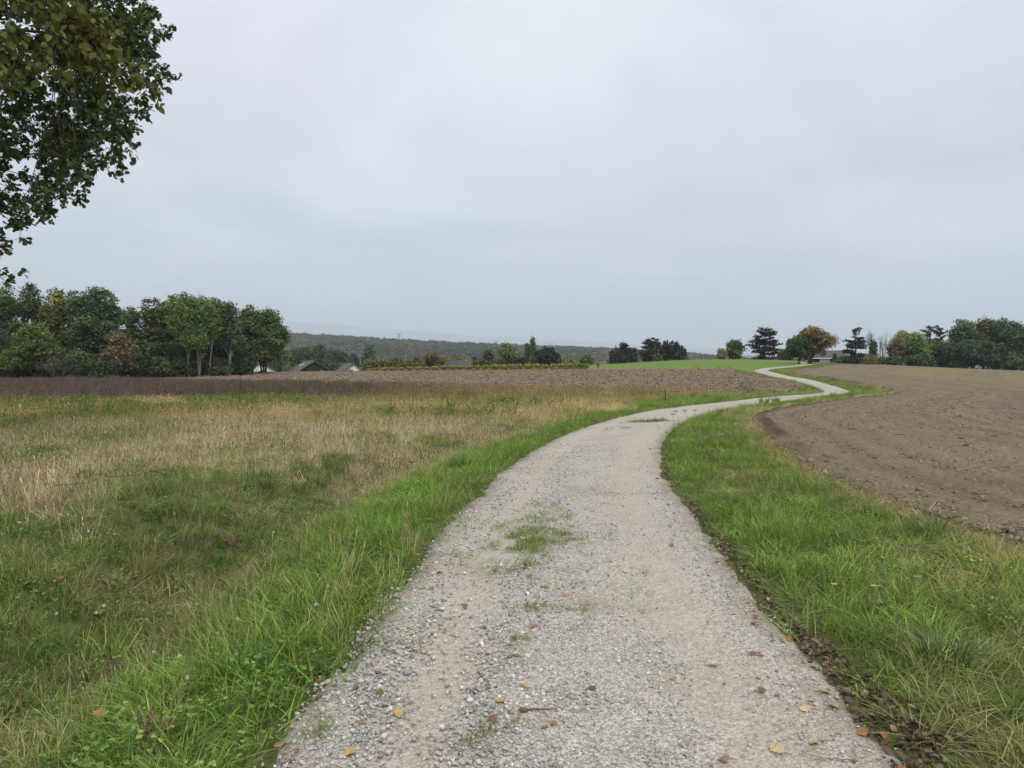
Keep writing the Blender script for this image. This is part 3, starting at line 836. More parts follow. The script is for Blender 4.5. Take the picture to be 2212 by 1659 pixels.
# left side
lv_ = open_ & left & ~((d < 6) & (r > 34))
bank = sstep(3.1, 2.4, d + 1.2 * (fbm(x * .35, y * .35, 91, 2) - .5)) * sstep(1.0, 5, y)
dd_, _ = dist_poly(x, y, ditch)
pz = fbm(x * .5, y * .5, 88, 4) - .5
zone_dry = sstep(8.2, 13.0, r + 5 * (patch - .5) + 3.5 * pz - 1.5 * sstep(4.5, 2.5, dd_)) * sstep(27, 23.5, r + 4 * (patch - .5)) * (1 - .85 * sstep(.10, .2, fbm(x * .9, y * 1.3, 89, 3) - .5))
zone_mid = sstep(23.5, 27, r + 4 * (patch - .5)) * sstep(46, 40, r)
zone_far = sstep(40, 46, r)
u = rng.random(len(x))
isb = lv_ & (u < bank * 0.98 + 0.02)
m = isb & (rng.random(len(x)) < .72)
bank_flat = isb & ~m
put('bank_grass', 'long lush bright green grass on the bank left of the track', 'grass', 'lush', x[m], y[m], (big * rng.uniform(.8, 1.35, len(x)))[m], ((0.26 + .78 * lump) * (0.35 + .65 * sstep(HW, HW + .45, d)) * rng.uniform(.75, 1.25, len(x)))[m], (gcol * np.array([.92, 1.02, .92]))[m])
put('matted_bank_grass', 'matted pale green grass between the long blades of the left bank', 'grass', 'flat', x[bank_flat], y[bank_flat], (big * rng.uniform(.8, 1.2, len(x)))[bank_flat], (.5 + 1.0 * lump)[bank_flat], (gcol * np.array([1.15, 1.08, 1.1]))[bank_flat])
m = isb & (rng.random(len(x)) < .05)
put('bank_straws', 'pale straws standing among the bank grass', 'grass', 'dry', x[m], y[m] + .04, (big * .8)[m], (.8 + .7 * lump)[m], pickcol([(.30, .25, .13), (.42, .36, .22)], rng.random(m.sum())))
rest = lv_ & ~isb
near = rest & (zone_dry < u) & (r < 26) & (zone_mid < .5)
k1 = rng.random(len(x))
NEARC = [(0.068, 0.112, 0.026), (0.112, 0.165, 0.040), (0.165, 0.212, 0.062), (0.26, 0.26, 0.12)]
nc = pickcol(NEARC, .45 + 1.5 * (fbm(x * .8, y * .8, 92, 3) - .5) + rng.normal(0, .12, len(x))) * jit(len(x))
dm = sstep(.58, .70, fbm(x * .9 + 4, y * .9, 93, 3))[:, None] * .45
nc = nc * (1 - dm) + np.array([.26, .20, .11]) * dm
m = near & (k1 < .46)
put('meadow_grass', 'dark green tangled grass in the near meadow', 'grass', 'lush', x[m], y[m], (big * rng.uniform(.7, 1.2, len(x)))[m], ((.24 + .75 * lump) * rng.uniform(.7, 1.25, len(x)))[m], nc[m])
m = near & (k1 >= .46) & (k1 < .76)
put('low_meadow_grass', 'low flattened grass in the near meadow', 'grass', 'flat', x[m], y[m], (big * rng.uniform(.6, 1.0, len(x)))[m], (.6 + .5 * fine)[m], nc[m])
m = near & (rng.random(len(x)) < .14)
put('near_dry_blades', 'pale dry blades mixed into the near meadow', 'grass', 'dry', x[m] + .05, y[m], (big * .8)[m], ((.45 + .5 * lump))[m], pickcol([(.26, .20, .11), (.36, .29, .17)], rng.random(m.sum())))
m = near & (k1 >= .76)
put('clover_cover', 'clover and low leafy ground cover in the near meadow', 'clover', 'clover', x[m], y[m], (big * rng.uniform(.7, 1.1, len(x)))[m], rng.uniform(.7, 1.2, len(x))[m], (nc * np.array([.82, 1.0, .9]))[m])
DRYC = [(0.37, 0.28, 0.20), (0.49, 0.395, 0.285), (0.55, 0.46, 0.335), (0.42, 0.37, 0.21), (0.27, 0.29, 0.11), (.16, .21, .06)]
dc = pickcol(DRYC, (fbm(x * .55, y * .8, 94, 4) - .5) * 2.3 + .38 + rng.normal(0, .15, len(x))) * jit(len(x))
m = rest & ~near & (zone_mid < .5) & (r < 30)
put('dry_meadow_grass', 'dry straw coloured grass covering the middle of the meadow', 'grass', 'dry', x[m], y[m], (big * rng.uniform(.8, 1.2, len(x)))[m], ((.42 + .62 * lump) * rng.uniform(.7, 1.3, len(x)))[m], dc[m])
MIDC = [(0.18, 0.225, 0.055), (0.28, 0.275, 0.095), (0.40, 0.325, 0.165), (0.52, 0.41, 0.25)]
m = rest & (zone_mid >= .5) & (r < 42)
mc = pickcol(MIDC, (fbm(x * .35, y * .6, 95, 4) - .5) * 2.2 + .5 + .25 * sstep(-8, 6, x - (y - 40) * .3) + rng.normal(0, .1, len(x))) * jit(len(x))
put('yellow_meadow_grass', 'yellowish green meadow grass before the brown weed strip', 'grass', 'dry', x[m], y[m], (big * rng.uniform(.9, 1.3, len(x)))[m], ((.7 + .5 * lump) * rng.uniform(.8, 1.25, len(x)))[m], mc[m])
# the brown purple strip of dead stalks and the pale grass beside it
x2, y2, r2 = sample_sector(30000, 30, 125, -46, 20, 40, 1.2)
d2_, s2, rf2, lf2, gf2 = zones(x2, y2)
dl2, _ = dist_poly(x2, y2, left_field, True)
nn = fbm(x2 * .12, y2 * .25, 101, 3)
edgeY = np.interp(x2, [-60, -30, -10, 0, 4, 10], [41, 38.5, 37, 36, 37, 40])
ok = ~rf2 & ~lf2 & ~gf2 & (d2_ > 4.5) & (s2 > 0) & (y2 > edgeY + 4 * (nn - .5)) & (y2 < 118)
big2 = 1.8 + .9 * sstep(45, 100, r2)
east = sstep(-12, 1, x2 + 10 * (nn - .5))
PUR = [(0.125, 0.092, 0.082), (0.16, 0.12, 0.10), (0.20, 0.155, 0.115)]
YEL = [(0.22, 0.18, 0.075), (0.33, 0.265, 0.125), (0.38, 0.31, 0.16)]
pc = pickcol(PUR, fbm(x2 * .3, y2 * .5, 102, 3)); yc = pickcol(YEL, fbm(x2 * .3, y2 * .5, 103, 3))
gm = sstep(.52, .66, fbm(x2 * .18, y2 * .35, 104, 3))[:, None] * .55 * sstep(-40, -8, x2)[:, None]
tcol = (pc * (1 - gm) + np.array([.12, .15, .05]) * gm) * (1 - east[:, None]) + yc * east[:, None]
m = ok
put('dead_stalks', 'purplish brown strip of dead stalks turning straw yellow beside the track', 'grass', 'stalk', x2[m], y2[m], (big2 * rng.uniform(.8, 1.2, len(x2)))[m], (rng.uniform(.9, 1.5, len(x2)) * (1.0 - .25 * east))[m], (tcol * jit(len(x2), .2))[m])
# green weeds in front of that strip
x3, y3, r3 = sample_sector(5200, 24, 48, -46, 14, 40, 1)
d3, s3, *_ = zones(x3, y3)
nn = fbm(x3 * .16, y3 * .3, 111, 3)
m = (s3 > 0) & (d3 > 5) & (y3 > 26) & (y3 < 43) & (nn > .575)
put('meadow_weeds', 'green leafy weeds scattered through the far meadow', 'weeds', 'weed', x3[m], y3[m], rng.uniform(.9, 1.6, m.sum()), rng.uniform(.5, 1.35, m.sum()), pickcol([(.09, .15, .045), (.13, .19, .06), (.19, .23, .07)], rng.random(m.sum())))
# grass tufts and moss on the crown of the track
x4 = []; y4 = []
for xd, yd, n, sx, sy in ((1150, 1180, 320, .27, .75), (1120, 1165, 70, .22, .28), (1085, 1262, 22, .11, .12), (1165, 1325, 9, .06, .04), (1122, 1395, 6, .05, .05), (1190, 1110, 30, .2, .4), (1405, 912, 110, .32, .25), (1345, 928, 16, .22, .25),
                         (1100, 1600, 6, .12, .06), (1060, 1612, 4, .05, .05), (700, 1600, 8, .05, .03), (1245, 1330, 4, .1, .1), (880, 1250, 18, .3, .3), (1820, 845, 20, .5, .8)):
    c = hit(xd, yd); x4 += list(rng.normal(c[0], sx, n)); y4 += list(rng.normal(c[1], sy, n))
x4 = np.array(x4); y4 = np.array(y4)
kk = fbm(x4 * 6, y4 * 4, 113, 2) > .44; x4 = x4[kk]; y4 = y4[kk]; r4 = np.hypot(x4, y4)
put('track_tufts', 'small tufts of grass growing on the crown of the gravel track', 'grass', 'short', x4, y4, rng.uniform(.4, .95, len(x4)) * (1 + .8 * sstep(10, 25, r4)), rng.uniform(.3, .65, len(x4)) * (1 + 1.2 * sstep(15, 25, r4)), pickcol([(.09, .14, .025), (.13, .185, .035), (.18, .19, .05)], rng.random(len(x4))), dz=0.032)
# thin weedy fringe along both edges
x5, y5, r5 = sample_sector(5200, 2.4, 40, -30, 40, 7, 1.4)
d5, s5, *_ = zones(x5, y5)
m = (np.abs(d5 - HW + .02) < .18) & (fbm(x5 * 1.5, y5 * 1.5, 112, 2) > .48) & ((s5 > 0) | (rng.random(len(x5)) < .25))
put('edge_tufts', 'short grass fringe creeping over the edges of the track', 'grass', 'short', x5[m], y5[m], rng.uniform(.6, 1.1, m.sum()), rng.uniform(.3, .8, m.sum()), pickcol([(.09, .13, .03), (.13, .17, .045), (.20, .19, .08)], rng.random(m.sum())), dz=.01)

# gravel stones on the near track
xs, ys, r = sample_sector(120000, 2.2, 17, -26, 33, 2.6, 1.9)
d, side, *_ = zones(xs, ys)
f1 = fbm(xs * 1.2, ys * 1.2, 121, 4)
lat = np.where(side > 0, -d, d)
dens = (0.35 + .9 * sstep(.40, .60, f1)) * (1 - .88 * np.exp(-((np.abs(lat - .02) - .74) / .26) ** 2)) * sstep(1.45, 1.15, d)
dens *= 1 + .6 * sstep(.2, -.6, lat)
m = (d < HW + .1) & (rng.random(len(xs)) < dens * .75)
xs, ys, r, lat = xs[m], ys[m], r[m], lat[m]
n = len(xs)
sz = np.exp(rng.normal(math.log(.0043), .48, n)) * (1 + .6 * sstep(.3, -.6, lat)) * (1 + .25 * sstep(4, 12, r))
sz = np.clip(sz, .002, .021)
gcol_s = pickcol([(.18, .172, .16), (.30, .285, .26), (.40, .385, .355), (.52, .50, .465), (.66, .64, .60)], np.clip(rng.normal(.48, .24, n), 0, 1)) * (1 + rng.normal(0, .03, (n, 3)))
put('gravel_stones', 'loose pale grey stones strewn over the near track', 'gravel', 'stone', xs, ys, sz, sz, gcol_s, tilt=.35, z=hz(xs, ys) + .022 + sz * .2)
# leaf litter between the track and the right verge
xl, yl, r = sample_sector(150000, 2.2, 26, 4, 38, 4.0, 1.7)
d, side, *_ = zones(xl, yl)
wid = (.065 + .22 * sstep(5.5, 3, r)) * (.1 + 1.6 * fbm(xl * 1.1, yl * 1.1, 131, 3))
m = (side < 0) & (np.abs(d - HW - .03 - .12 * sstep(6, 3, r)) < wid) & (rng.random(len(xl)) < .12 + .42 * fbm(xl * 3, yl * 3, 133, 2))
n = m.sum()
ltint = pickcol([(.05, .038, .028), (.10, .073, .05), (.15, .11, .075), (.25, .175, .11), (.42, .31, .19)], rng.beta(1.3, 2.2, n))
put('leaf_litter', 'dark rotting leaf litter between the track and the outer verge', 'leaf litter', 'litter', xl[m], yl[m], rng.uniform(.02, .05, n), rng.uniform(.02, .05, n), ltint, dz=.022, tilt=.5)
xq, yq, r = sample_sector(2600, 2.4, 16, -24, 34, 4, 1.6)
d, side, *_ = zones(xq, yq)
m = (d < HW + .1) & (rng.random(len(xq)) < .05 + .5 * sstep(.9, 1.35, d)); n = m.sum()
put('leaf_crumbs', 'small broken brown leaves scattered on the gravel', 'leaf litter', 'litter', xq[m], yq[m], rng.uniform(.02, .055, n), rng.uniform(.02, .055, n), pickcol([(.10, .06, .04), (.22, .13, .07), (.36, .24, .12), (.30, .13, .05)], rng.random(n)), dz=.03, tilt=.3)
# clods, straw and pale stones on the fields
xc, yc_, r = sample_sector(260000, 6, 130, 12, 48, 9, 1.6)
ins = in_poly(xc, yc_, right_field); dpf, _ = dist_poly(xc, yc_, right_field, True)
m = ins & (dpf > .03) & (rng.random(len(xc)) < sstep(130, 70, r)) & (rng.random(len(xc)) < .35 + .8 * sstep(.4, .6, fbm(xc * .8, yc_ * .8, 141, 3)))
xc, yc_, r, dpf = xc[m], yc_[m], r[m], dpf[m]; n = len(xc)
sz = np.exp(rng.normal(math.log(.0125), .5, n)) * (1 + .5 * sstep(10, 40, r)) * (1 + .7 * sstep(13, 7, r)); sz = np.clip(sz, .006, .08)
ct = pickcol([(.135, .106, .070), (.175, .140, .095), (.225, .184, .13), (.30, .26, .20)], rng.beta(1.6, 2.2, n)) * jit(n, .1)
put('soil_clods', 'crumbled soil clods covering the near harrowed field', 'soil', 'clod', xc, yc_, sz, sz * .9, ct, tilt=.6, z=hz(xc, yc_) + .05 + sz * .25)
xc, yc_, r = sample_sector(12000, 6, 70, 10, 50, 12, 1.4)
ins = in_poly(xc, yc_, right_field); dpf, _ = dist_poly(xc, yc_, right_field, True)
m = ins & (rng.random(len(xc)) < .25 + sstep(1.2, .1, dpf)); n = m.sum()
put('field_straw', 'bits of pale straw lying on the harrowed field', 'straw', 'straw', xc[m], yc_[m], rng.uniform(.05, .22, n), rng.uniform(.05, .22, n), pickcol([(.30, .23, .13), (.46, .38, .24)], rng.random(n)), dz=.075, tilt=.2)
# pale dead grass fringe where verge meets field
fr_ = np.array(catmull([p for p in right_field[8:]][:26], lambda p: .06 + .004 * np.hypot(*p)))
fx = np.repeat(fr_[:, 0], 2) + rng.normal(0, .12, 2 * len(fr_)); fy = np.repeat(fr_[:, 1], 2) + rng.normal(0, .12, 2 * len(fr_))
m = (fy > 3) & (rng.random(len(fx)) < .75); fx, fy = fx[m], fy[m]; rq = np.hypot(fx, fy)
put('dead_grass_fringe', 'bleached dead grass fringe along the harrowed field', 'grass', 'flat', fx, fy, rng.uniform(.4, .8, len(fx)) * (1 + .8 * sstep(10, 50, rq)), rng.uniform(.3, .7, len(fx)), pickcol([(.26, .20, .11), (.40, .33, .20), (.22, .21, .09)], rng.random(len(fx))), dz=.03)
# left ploughed field: clods and straw
xc, yc_, r = sample_sector(52000, 46, 160, -44, 28, 60, 1.3)
m = in_poly(xc, yc_, left_field); xc, yc_, r = xc[m], yc_[m], r[m]; n = len(xc)
sz = np.clip(np.exp(rng.normal(math.log(.075), .45, n)), .03, .22)
put('plough_clods', 'turned clods of earth on the ploughed field', 'soil', 'clod', xc, yc_, sz * 1.4, sz, pickcol([(.105, .076, .055), (.16, .118, .088), (.22, .17, .125)], rng.random(n)) * jit(n, .12), dz=.10, tilt=.5)
k = rng.random(n) < .34
put('plough_straw', 'pale straw left on the ploughed field', 'straw', 'straw', xc[k] + rng.normal(0, .5, k.sum()), yc_[k] + rng.normal(0, .5, k.sum()), rng.uniform(.4, 1.0, k.sum()), rng.uniform(.6, 1.2, k.sum()), pickcol([(.26, .20, .13), (.42, .34, .23)], rng.random(k.sum())), dz=.19, tilt=.25)

# ------------------------------------------------------------------ trees
def limb(a, b, n=6, wob=0.06, sag=0.0):
    a = np.asarray(a, float); b = np.asarray(b, float)
    t = np.linspace(0, 1, n)[:, None]; L = np.linalg.norm(b - a)
    p = a + (b - a) * t
    w = rng.normal(0, wob * L, (n, 3)); w[0] = 0; w[-1] = 0
    p = p + w * np.sin(np.pi * t) * .8
    p[:, 2] += sag * L * np.sin(np.pi * t[:, 0])
    return p
QV = np.array([[-.5, 0, 0], [0, -.72, .0], [.5, 0, 0], [0, .72, .0]]); QT = np.array([[0, 1, 2, 3]])
def foliage(centres, outward, per, spread, size, up=0.5, flat=1.0, elong=1.0, droop=0.0):
    n = len(centres) * per
    c = np.repeat(centres, per, 0); o = np.repeat(outward, per, 0)
    g = rng.normal(0, 1, (n, 3)) * spread; g[:, 2] *= flat
    pos = c + g
    nrm = o * .9 + rng.normal(0, .75, (n, 3)); nrm[:, 2] += up
    d = rng.normal(0, 1, (n, 3)); d[:, 2] -= droop
    fr = rot_frames(d, nrm)
    s = size * rng.uniform(.6, 1.35, n)
    cv = np.repeat(rng.random(len(centres)), per)
    var = np.clip(.55 * cv + .45 * rng.random(n), 0, 1)
    tv = QV.copy(); tv[:, 1] *= elong
    v, f, va = scatter(tv, QT, pos, fr, s, var)
    return v, f, va
def ell_points(c, rad, n, inner=0.35, zmin=-1.0):
    d = rdir(n * 2); d = d[d[:, 2] > zmin][:n]
    k = 1 - inner * rng.random(len(d)) ** 2
    return np.asarray(c) + d * np.asarray(rad) * k[:, None], d
def broad_tree(H_, W_, base=0.12, lobes=15, dens=1.0, leaf=0.26, gap=0.0, trunks=1, trunk_r=None, flatten=1.0):
    """returns trunk MB and crown MB in local coordinates, crown of uneven lobes"""
    tk = MB(); cr = MB()
    zb = H_ * base; ch = H_ - zb
    trunk_r = trunk_r or 0.018 * H_ + .04
    cz = zb + ch * .52
    tops = []
    L = []
    for i in range(lobes):
        a = i / lobes * 6.283 + rng.normal(0, .3); t = rng.uniform(0.02, 1.0)
        prof = math.sin(math.pi * min(max(.16 + .72 * t, 0), 1)) ** .7
        rr = (W_ / 2) * rng.uniform(.35, .68) * prof
        cz_ = zb + ch * (.14 + .70 * t)
        lr = W_ * rng.uniform(.14, .25)
        L.append((np.array([rr * math.cos(a), rr * math.sin(a), cz_]), np.array([lr, lr, lr * rng.uniform(.75, 1.05) * min(1.2, ch / W_ + .25)])))
    L.append((np.array([0, 0, zb + ch * .80]), np.array([W_ * .25, W_ * .25, ch * .20])))
    L.append((np.array([0, 0, zb + ch * .5]), np.array([W_ * .30, W_ * .30, ch * .34])))
    for tr in range(trunks):
        bx = rng.normal(0, .08 * W_) if trunks > 1 else 0; by = rng.normal(0, .08 * W_) if trunks > 1 else 0
        p = limb((bx, by, -.3), (bx * 2 + rng.normal(0, .03 * H_), by * 2, zb + ch * .8), 8, .018)
        tk.tube(p, np.linspace(trunk_r, trunk_r * .22, 8) / math.sqrt(trunks), 7)
        for c, r in L[tr::trunks]:
            k = int(np.clip((c[2] - r[2]) / H_ * 8, 1, 5))
            q = limb(p[k], c, 5, .05, .05); tk.tube(q, np.linspace(trunk_r * .4, trunk_r * .08, 5), 5)
    for c, r in L:
        n = int(30 * dens * (r[0] * r[0] + r[0] * r[2]) / (leaf * leaf * 14) * .5) + 6
        pts, d = ell_points(c, r, n, .5, -.75)
        ok = rng.random(len(pts)) > gap
        pts, d = pts[ok], d[ok]
        ok = pts[:, 2] > zb * .6
        v, f, va = foliage(pts[ok], d[ok], 14, leaf * 1.15, leaf, .55, .8)
        cr.add(v, f, var=va)
    return tk, cr
def conifer(H_, W_, whorls=9, base=.1, leaf=.3, form='pointed', dens=1.0, plates=True, droop=-0.1):
    tk = MB(); cr = MB(); zb = H_ * base
    tk.tube(limb((0, 0, -.3), (rng.normal(0, .01 * H_), 0, H_ * .97), 8, .006), np.linspace(.018 * H_ + .05, .02, 8), 7)
    for w in range(whorls):
        t = w / (whorls - 1); z = zb + (H_ * .97 - zb) * t
        prof = (1 - t) ** .75 if form == 'pointed' else math.sqrt(max(0.02, 1 - (t * .93) ** 2.4)) * (.72 + .28 * t if t < .3 else 1)
        nb = max(4, int((8 if plates else 10) * (1 - .45 * t)))
        for b in range(nb):
            a = b / nb * 6.283 + w * 1.1 + rng.normal(0, .3)
            z = zb + (H_ * .97 - zb) * min(1, max(0, t + rng.normal(0, .85 / whorls)))
            Lb = W_ / 2 * prof * rng.uniform(.55, 1.1) + .12
            e = np.array([math.cos(a) * Lb, math.sin(a) * Lb, z + Lb * (droop + .35 * t + rng.normal(0, .06))])
            q = limb((0, 0, z - .03 * H_), e, 4, .03); tk.tube(q, np.linspace(.006 * H_ + .015, .012, 4), 4)
            m = max(3, int(Lb / leaf * 1.7 * dens))
            tt = rng.uniform(.28, 1.03, m)[:, None]
            c = q[0] + (e - q[0]) * tt + rng.normal(0, .10 * Lb, (m, 3)) * np.array([1, 1, .25])
            v, f, va = foliage(c, np.tile([0, 0, 1.0], (m, 1)), 9, leaf * .75, leaf * .8, .9, .5 if plates else .8, 1.25)
            cr.add(v, f, var=va)
    c = np.array([[0, 0, H_ * .97]]); v, f, va = foliage(c, np.array([[0, 0, 1.0]]), 12, leaf * .5, leaf * .7, .2, 1.2); cr.add(v, f, var=va)
    return tk, cr
def bushy_conifer(H_, W_, leaf=.3, dens=1.0, tips=15):
    """dense dark evergreen with several pointed tops"""
    tk = MB(); cr = MB()
    tk.tube(limb((0, 0, -.3), (0, 0, H_ * .8), 6, .01), np.linspace(.03 * H_, .03, 6), 7)
    for i in range(tips):
        a = i * 2.4; rr = W_ / 2 * .70 * math.sqrt(i / tips); hh = H_ * (1 - .42 * (rr / (W_ / 2)) ** 1.3) * rng.uniform(.74, 1.04)
        b = np.array([rr * math.cos(a), rr * math.sin(a), 0]); wd = W_ * .17
        q = limb((0, 0, H_ * .1), b + np.array([0, 0, hh]), 5, .02); tk.tube(q, np.linspace(.02 * H_, .015, 5), 4)
        n = int(hh * wd / (leaf * leaf) * 1.3 * dens)
        t = rng.random(n) ** 1.25; an = rng.random(n) * 6.28
        rad = wd * (1 - t) ** .6 * rng.uniform(.5, 1.05, n) + .04
        c = np.stack([b[0] + rad * np.cos(an), b[1] + rad * np.sin(an), hh * (.03 + .97 * t)], 1)
        o = np.stack([np.cos(an), np.sin(an), .4 + 0 * an], 1)
        v, f, va = foliage(c, o, 6, leaf * .55, leaf * .8, .2, 1.2, 1.5, -1.2); cr.add(v, f, var=va)
    return tk, cr
def poplar(H_, W_, leaf=.3, cols=1):
    tk = MB(); cr = MB()
    tk.tube(limb((0, 0, -.3), (0, 0, H_ * .95), 7, .006), np.linspace(.014 * H_, .03, 7), 6)
    for i in range(46):
        t = rng.uniform(.12, .9); a = rng.random() * 6.28; Lb = H_ * rng.uniform(.10, .2)
        rr = W_ / 2 * (1 - abs(t - .4) * .9) * rng.uniform(.4, .95)
        e = np.array([rr * math.cos(a), rr * math.sin(a), min(H_, H_ * t + Lb)])
        q = limb((0, 0, H_ * t * .92), e, 4, .03); tk.tube(q, [.05, .04, .03, .015], 3)
        tt = rng.uniform(.3, 1.05, 11)[:, None]; c = q[0] + (e - q[0]) * tt
        v, f, va = foliage(c, rdir(11), 6, leaf * .7, leaf * .75, .2, 1.4, 1.2, -.6); cr.add(v, f, var=va)
    return tk, cr
def bare_tree(H_, W_, n0=5, levels=4, r0=None, up=.5):
    tk = MB(); tw = MB()
    r0 = r0 or .014 * H_ + .03
    def grow(p, d, L, r, lev):
        e = p + d * L
        q = limb(p, e, 4, .05); (tk if lev < 2 else tw).tube(q, np.linspace(r, r * .55, 4), 5 if lev < 2 else 3)
        if lev >= levels: return
        for i in range(3 if lev < levels - 1 else 4):
            t = rng.uniform(.4, 1); nd = d + rdir(1)[0] * .62; nd[2] += up * .35; nd /= np.linalg.norm(nd)
            grow(q[0] + (e - q[0]) * t, nd, L * rng.uniform(.5, .72), r * .5, lev + 1)
    for i in range(n0):
        a = i / n0 * 6.283; sp = W_ / H_ * .55
        d = np.array([math.cos(a) * sp, math.sin(a) * sp, 1.0]); d /= np.linalg.norm(d)
        grow(np.array([math.cos(a) * .1, math.sin(a) * .1, -.1]), d, H_ * .42 * rng.uniform(.8, 1.1), r0 / math.sqrt(n0) * 1.6, 0)
    return tk, tw

def fit(mb_t, mb_c, H_, W_=None):
    """bring the built crown to the wanted height and width exactly"""
    allv = np.vstack(mb_c.v); zmax = np.quantile(allv[:, 2], .998); s = H_ / zmax
    if W_:
        w = np.quantile(allv[:, 0], .992) - np.quantile(allv[:, 0], .008); sx = W_ / w
    else: sx = s
    for mb in (mb_t, mb_c):
        mb.v = [np.stack([v[:, 0] * sx, v[:, 1] * sx, v[:, 2] * s], 1) for v in mb.v]
def place(xd, D, top, wd, basey=None):
    X, Y = XY(xd, D); zg = hz1(X, Y)
    zt = CAMZ + ray(xd, top)[2] * D
    return np.array([X, Y, zg]), max(zt - zg, .5), wd * S / FPX * D
def tree(kind, name, label, xd, D, top, wd, color, group=None, cat='tree', mat=None, bark='bark', **kw):
    loc, h, w = place(xd, D, top, wd)
    dens = kw.pop('dens', 1.0)
    lf = kw.pop('leaf', max(.20, D * .0019))
    if kind == 'broad': tk, cr = broad_tree(h, w, leaf=lf, dens=dens, **kw)
    elif kind == 'conifer': tk, cr = conifer(h, w, leaf=lf, dens=dens, **kw)
    elif kind == 'bushy': tk, cr = bushy_conifer(h, w, leaf=lf, dens=dens, **kw)
    elif kind == 'poplar': tk, cr = poplar(h, w, leaf=lf, **kw)
    elif kind == 'bare': tk, cr = bare_tree(h, w, **kw)
    fit(tk, cr, h, w)
    root = empty(name, loc)
    tag(root, label, cat, group)
    rt = root
    mk_obj('trunk', tk.mesh('trunk', True), M[bark], rt)
    if kind == 'bare': mk_obj('twigs', cr.mesh('twigs'), M['bark_twig'], rt)
    else: mk_obj('crown', cr.mesh('crown'), M[mat or ('needle' if kind in ('conifer', 'bushy') else 'leaf_far')], rt, color=color)
    return root
def Z1(x, y): return x * .2891, 587.5 + y * .2891
def Z2(x, y): return 553 + x * .1953, 674 + y * .1953
def Z3(x, y): return 950.4 + x * .2656, 691.2 + y * .2656
def Z4(x, y): return 1486 + x * .1719, 665.3 + y * .1719
def Z5(x, y): return 1780 + x * .1953, 656.6 + y * .1953
DG = (.048, .080, .038); MG = (.072, .110, .043); YG = (.10, .135, .036); OL = (.088, .095, .034); BR = (.115, .072, .04); BG = (.040, .070, .042); LG = (.085, .135, .045)
G1 = 'trees of the grove beyond the dry meadow'
BG = (.064, .100, .048); OL = (.115, .130, .044); DG = (.058, .094, .042); MG = (.086, .128, .048)
grove = [  # zoom cx, top, width, D, colour, base, gap, label, extra
 (-190, 110, 300, 112, DG, .08, .05, 'dark green tree at the outer left end of the grove', {}),
 (45, 92, 215, 118, MG, .1, .15, 'feathery green tree under the oak boughs, leftmost of the grove in view', {}),
 (235, 96, 235, 120, (.060, .085, .042), .1, .15, 'tall grey green tree next to the leftmost grove tree', {}),
 (425, 132, 210, 116, OL, .1, .08, 'olive yellow tall tree in the left grove', {}),
 (575, 148, 190, 122, LG, .1, .1, 'light green topped tree behind the broad dark one', {}),
 (735, 128, 370, 114, BG, .02, .0, 'broad dense dark blue green tree left of the gap in the grove', {'lobes': 13}),
 (990, 268, 150, 124, DG, .05, .1, 'thin dark tree standing in the gap of the grove', {}),
 (1140, 205, 250, 123, (.088, .098, .038), .04, .1, 'tree with orange brown top right of the gap', {'mat': 'leaf_autumn'}),
 (1360, 174, 320, 124, MG, .05, .08, 'tallest dark green tree right of the gap in the grove', {}),
 (1480, 190, 340, 117, (.092, .138, .045), .22, .12, 'yellow green tree with bare trunks showing in the grove', {'trunks': 4, 'bark': 'bark_pale'}),
 (1610, 208, 230, 125, MG, .05, .1, 'mid green tree between the yellow green and the sparse ones', {}),
 (1715, 222, 210, 119, (.075, .095, .055), .25, .42, 'sparse grey green tree with pale trunk in the grove', {'bark': 'bark_pale', 'dens': .8}),
 (1880, 258, 240, 128, (.070, .102, .042), .08, .2, 'green open tree second from the right end of the grove', {}),
 (2020, 283, 240, 130, (.066, .108, .038), .15, .1, 'rounded green tree at the right end of the grove', {'trunks': 3}),
 (1985, 470, 220, 129, (.066, .082, .030), .33, .1, 'brownish lower tree at the foot of the grove end', {'mat': 'leaf_autumn'}),
 (265, 398, 340, 106, (.092, .118, .036), .02, .05, 'bushy olive green small tree before the grove', {}),
 (900, 448, 240, 110, (.125, .100, .062), .10, .2, 'small russet brown tree below the gap in the grove', {}),
]
for cx, tp, wz, D, c, bs, gp, lb, ex in grove:
    xd, yd = Z1(cx, tp); ex = dict(ex)
    tree('broad', 'grove_tree', lb, xd, D, yd, wz * .2891, c, G1, base=bs, gap=gp, **ex)
